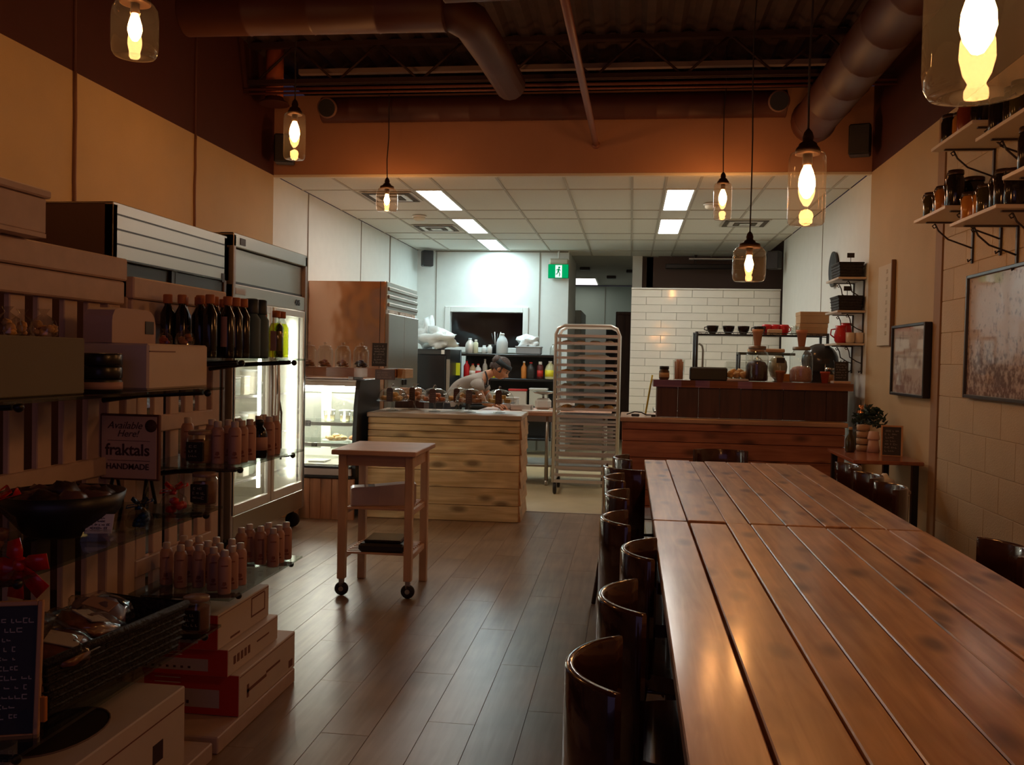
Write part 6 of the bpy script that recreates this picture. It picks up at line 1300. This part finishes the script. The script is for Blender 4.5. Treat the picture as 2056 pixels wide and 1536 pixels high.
# near unit, shelf F: big basket
bk = basket('large black wicker basket full of labelled packets on the low near shelf', (-1.53, 2.40, ZF+.001), .13, .27, .135, wicker, -.12, .012)
pk = M('brown_packet', (.20, .07, .04), .35, var=.2, scale=20, coat=.5)
for k, (x, y, z, a, b, lb) in enumerate([(-1.47, 2.22, .60, .35, .2, 'brown packet with a white label at the near end of the wicker basket'), (-1.50, 2.38, .615, -.3, -.25, 'brown packet with a tilted white label in the middle of the wicker basket'), (-1.60, 2.27, .62, .6, .3, 'dark glossy packet at the back left of the wicker basket'), (-1.55, 2.52, .61, .1, .15, 'purple tinted packet at the far end of the wicker basket')]):
    q = thing('food_packet', lb, 'packet', (x, y, z), a); q.rotation_euler = (b, .25, a); obj('packet_body', MB().blob((0, 0, 0), .085, .25, 16, 9, .32, k+70, .85, 1.05), pk if k != 3 else M('purple_packet', (.20, .13, .20), .4), q)
    if k != 2: obj('label', MB().box(-.042, .042, -.03, .034, .026, .030, c=.001), paper if k != 3 else labm, q)
    obj('wrapper', MB().blob((0, 0, .004), .098, .3, 18, 10, .36, k+90, .9, 1.05), cello, q)
easel_board('tall chalkboard with an orange wooden frame at the left edge', (-1.455, 1.98, ZF+.001), .35, .13, .30, .12, ew, 11, 91, True, True)
o = obj('orange_clip', MB().box(-.007, .007, -.006, .006, -.03, .03, c=.002), M('orange_clip_plastic', (.65, .22, .03), .5), loc=(-1.36, 1.99, .535)); tag(o, 'orange clip at the foot of the tall chalkboard', 'clip')
# boxes on the plinth
def carton_box(lb, x0, x1, y0, y1, z0, z1, redend, seed, lid=True):
    t = thing('product_carton', lb, 'box', ((x0+x1)/2, (y0+y1)/2, z0), 0, 'red and white product cartons'); w, d, h = (x1-x0)/2, (y1-y0)/2, z1-z0
    obj('carton_body', MB().box(-w, w, -d, d, 0, h, c=.003), card_w, t)
    if redend:
        obj('end_panel', MB().box(-w+.002, w-.002, -d-.0015, -d+.001, .002, h-.002), redc, t); obj('end_label', MB().box(-w+.02, w-.075, -d-.0025, -d-.001, h*.18, h*.62), M('label_grey', (.50, .42, .44), .6) if 'label_grey' not in bpy.data.materials else bpy.data.materials['label_grey'], t)
        dots = MB()
        for k in range(7): dots.box(-w+.045+.028*k, -w+.055+.028*k, -d-.0032, -d-.002, h*.26, h*.34)
        obj('icon_row', dots, ink, t, kind='stuff')
        obj('brand_outline', MB().box(-w+.09, -w+.19, -d-.003, -d-.001, h*.74, h*.76).box(-w+.09, -w+.19, -d-.003, -d-.001, h*.86, h*.88), paper, t, kind='stuff')
    pr = MB(); rr = random.Random(seed)   # product drawing on the long white side (+x)
    if seed == 3:
        a, b, c, e = d*.25, d*.80, h*.30, h*.85
        for q0, q1, q2, q3 in ((a, b, c, c+.006), (a, b, e, e+.006), (a, a+.006, c, e), (b, b+.006, c, e)): pr.box(w, w+.0012, q0, q1, q2, q3)
        pr.box(w, w+.001, -d*.55, -d*.2, h*.10, h*.16)
    elif seed == 1: pr.box(w, w+.0012, -d*.75, -d*.1, h*.42, h*.5).box(w, w+.0012, -d*.75, -d*.69, h*.30, h*.62).box(w, w+.0012, -d*.1, d*.4, h*.5, h*.56).box(w, w+.0012, d*.75, d*.9, h*.1, h*.3)
    else:
        for k in range(5): y = -d*.8+.032*k; pr.box(w, w+.0012, y, y+.018, h*.32, h*.62)
        pr.box(w, w+.0012, d*.1, d*.6, h*.5, h*.56)
    obj('printed_drawing', pr, M('carton_print', (.20, .07, .05), .6) if 'carton_print' not in bpy.data.materials else bpy.data.materials['carton_print'], t, kind='stuff')
    obj('lid_seam', MB().box(w-.001, w+.0009, -d+.004, d-.004, h*.93, h*.945), bpy.data.materials['carton_print'], t)
carton_box('lowest and longest red and white carton under the bottle shelf', -1.80, -1.385, 3.15, 3.71, .061, .213, True, 1)
carton_box('middle red and white carton of the stack under the bottle shelf', -1.78, -1.415, 3.12, 3.59, .215, .315, True, 2)
carton_box('top carton with a toaster drawing under the bottle shelf', -1.76, -1.445, 3.10, 3.565, .317, .445, True, 3)
q = thing('product_carton', 'large pinkish carton with a pan picture at the bottom left', 'box', (-1.585, 2.36, .061)); obj('carton_body', MB().box(-.20, .19, -.56, .40, 0, .255, c=.004), card_w, q); obj('lid_seam', MB().box(.189, .191, -.55, .39, .20, .204), bpy.data.materials['carton_print'], q); obj('hand_hole', MB().box(.1895, .1915, .20, .26, .08, .14, c=.0005), M('hole_dark', (.05, .02, .02), .8), q)
ell = [(math.cos(2*PI*k/28)*.11, math.sin(2*PI*k/28)*.17) for k in range(28)]; obj('pan_picture', MB().prism([(a+.02, b+.0) for a, b in ell], (.2552, .2562), 'xy'), M('pan_print_dark', (.03, .02, .02), .5), q); obj('pan_picture_rim', MB().tube([(a*1.02+.02, b*1.02, .257) for a, b in ell+ell[:1]], .003, 5, cap=False), M('pan_print_grey', (.18, .12, .11), .5), q)
q = thing('glass_jar', 'tall labelled jar on the carton at the bottom left corner', 'jar', (-1.545, 2.06, .318)); obj('jar_body', MB().lathe([(.05, 0), (.055, .006), (.055, .13), (.045, .15), (.045, .155)], 22), glassm, q); obj('lid', MB().lathe([(.048, .15), (.049, .175), (0, .178)], 22), M('copper_lid', (.30, .12, .08), .4), q); obj('label', MB().lathe([(.0556, .02), (.0556, .09)], 22), M('pale_purple_label', (.50, .40, .50), .6), q)
q = thing('small_carton', 'small pale carton at the very bottom of the picture beside the pan carton', 'box', (-1.30, 2.36, 0)); obj('carton_body', MB().box(-.07, .07, -.16, .10, 0, .17, c=.006), card_w, q); obj('lid_flap', MB().box(-.072, .072, -.162, .102, .15, .172, c=.004), card_w, q)
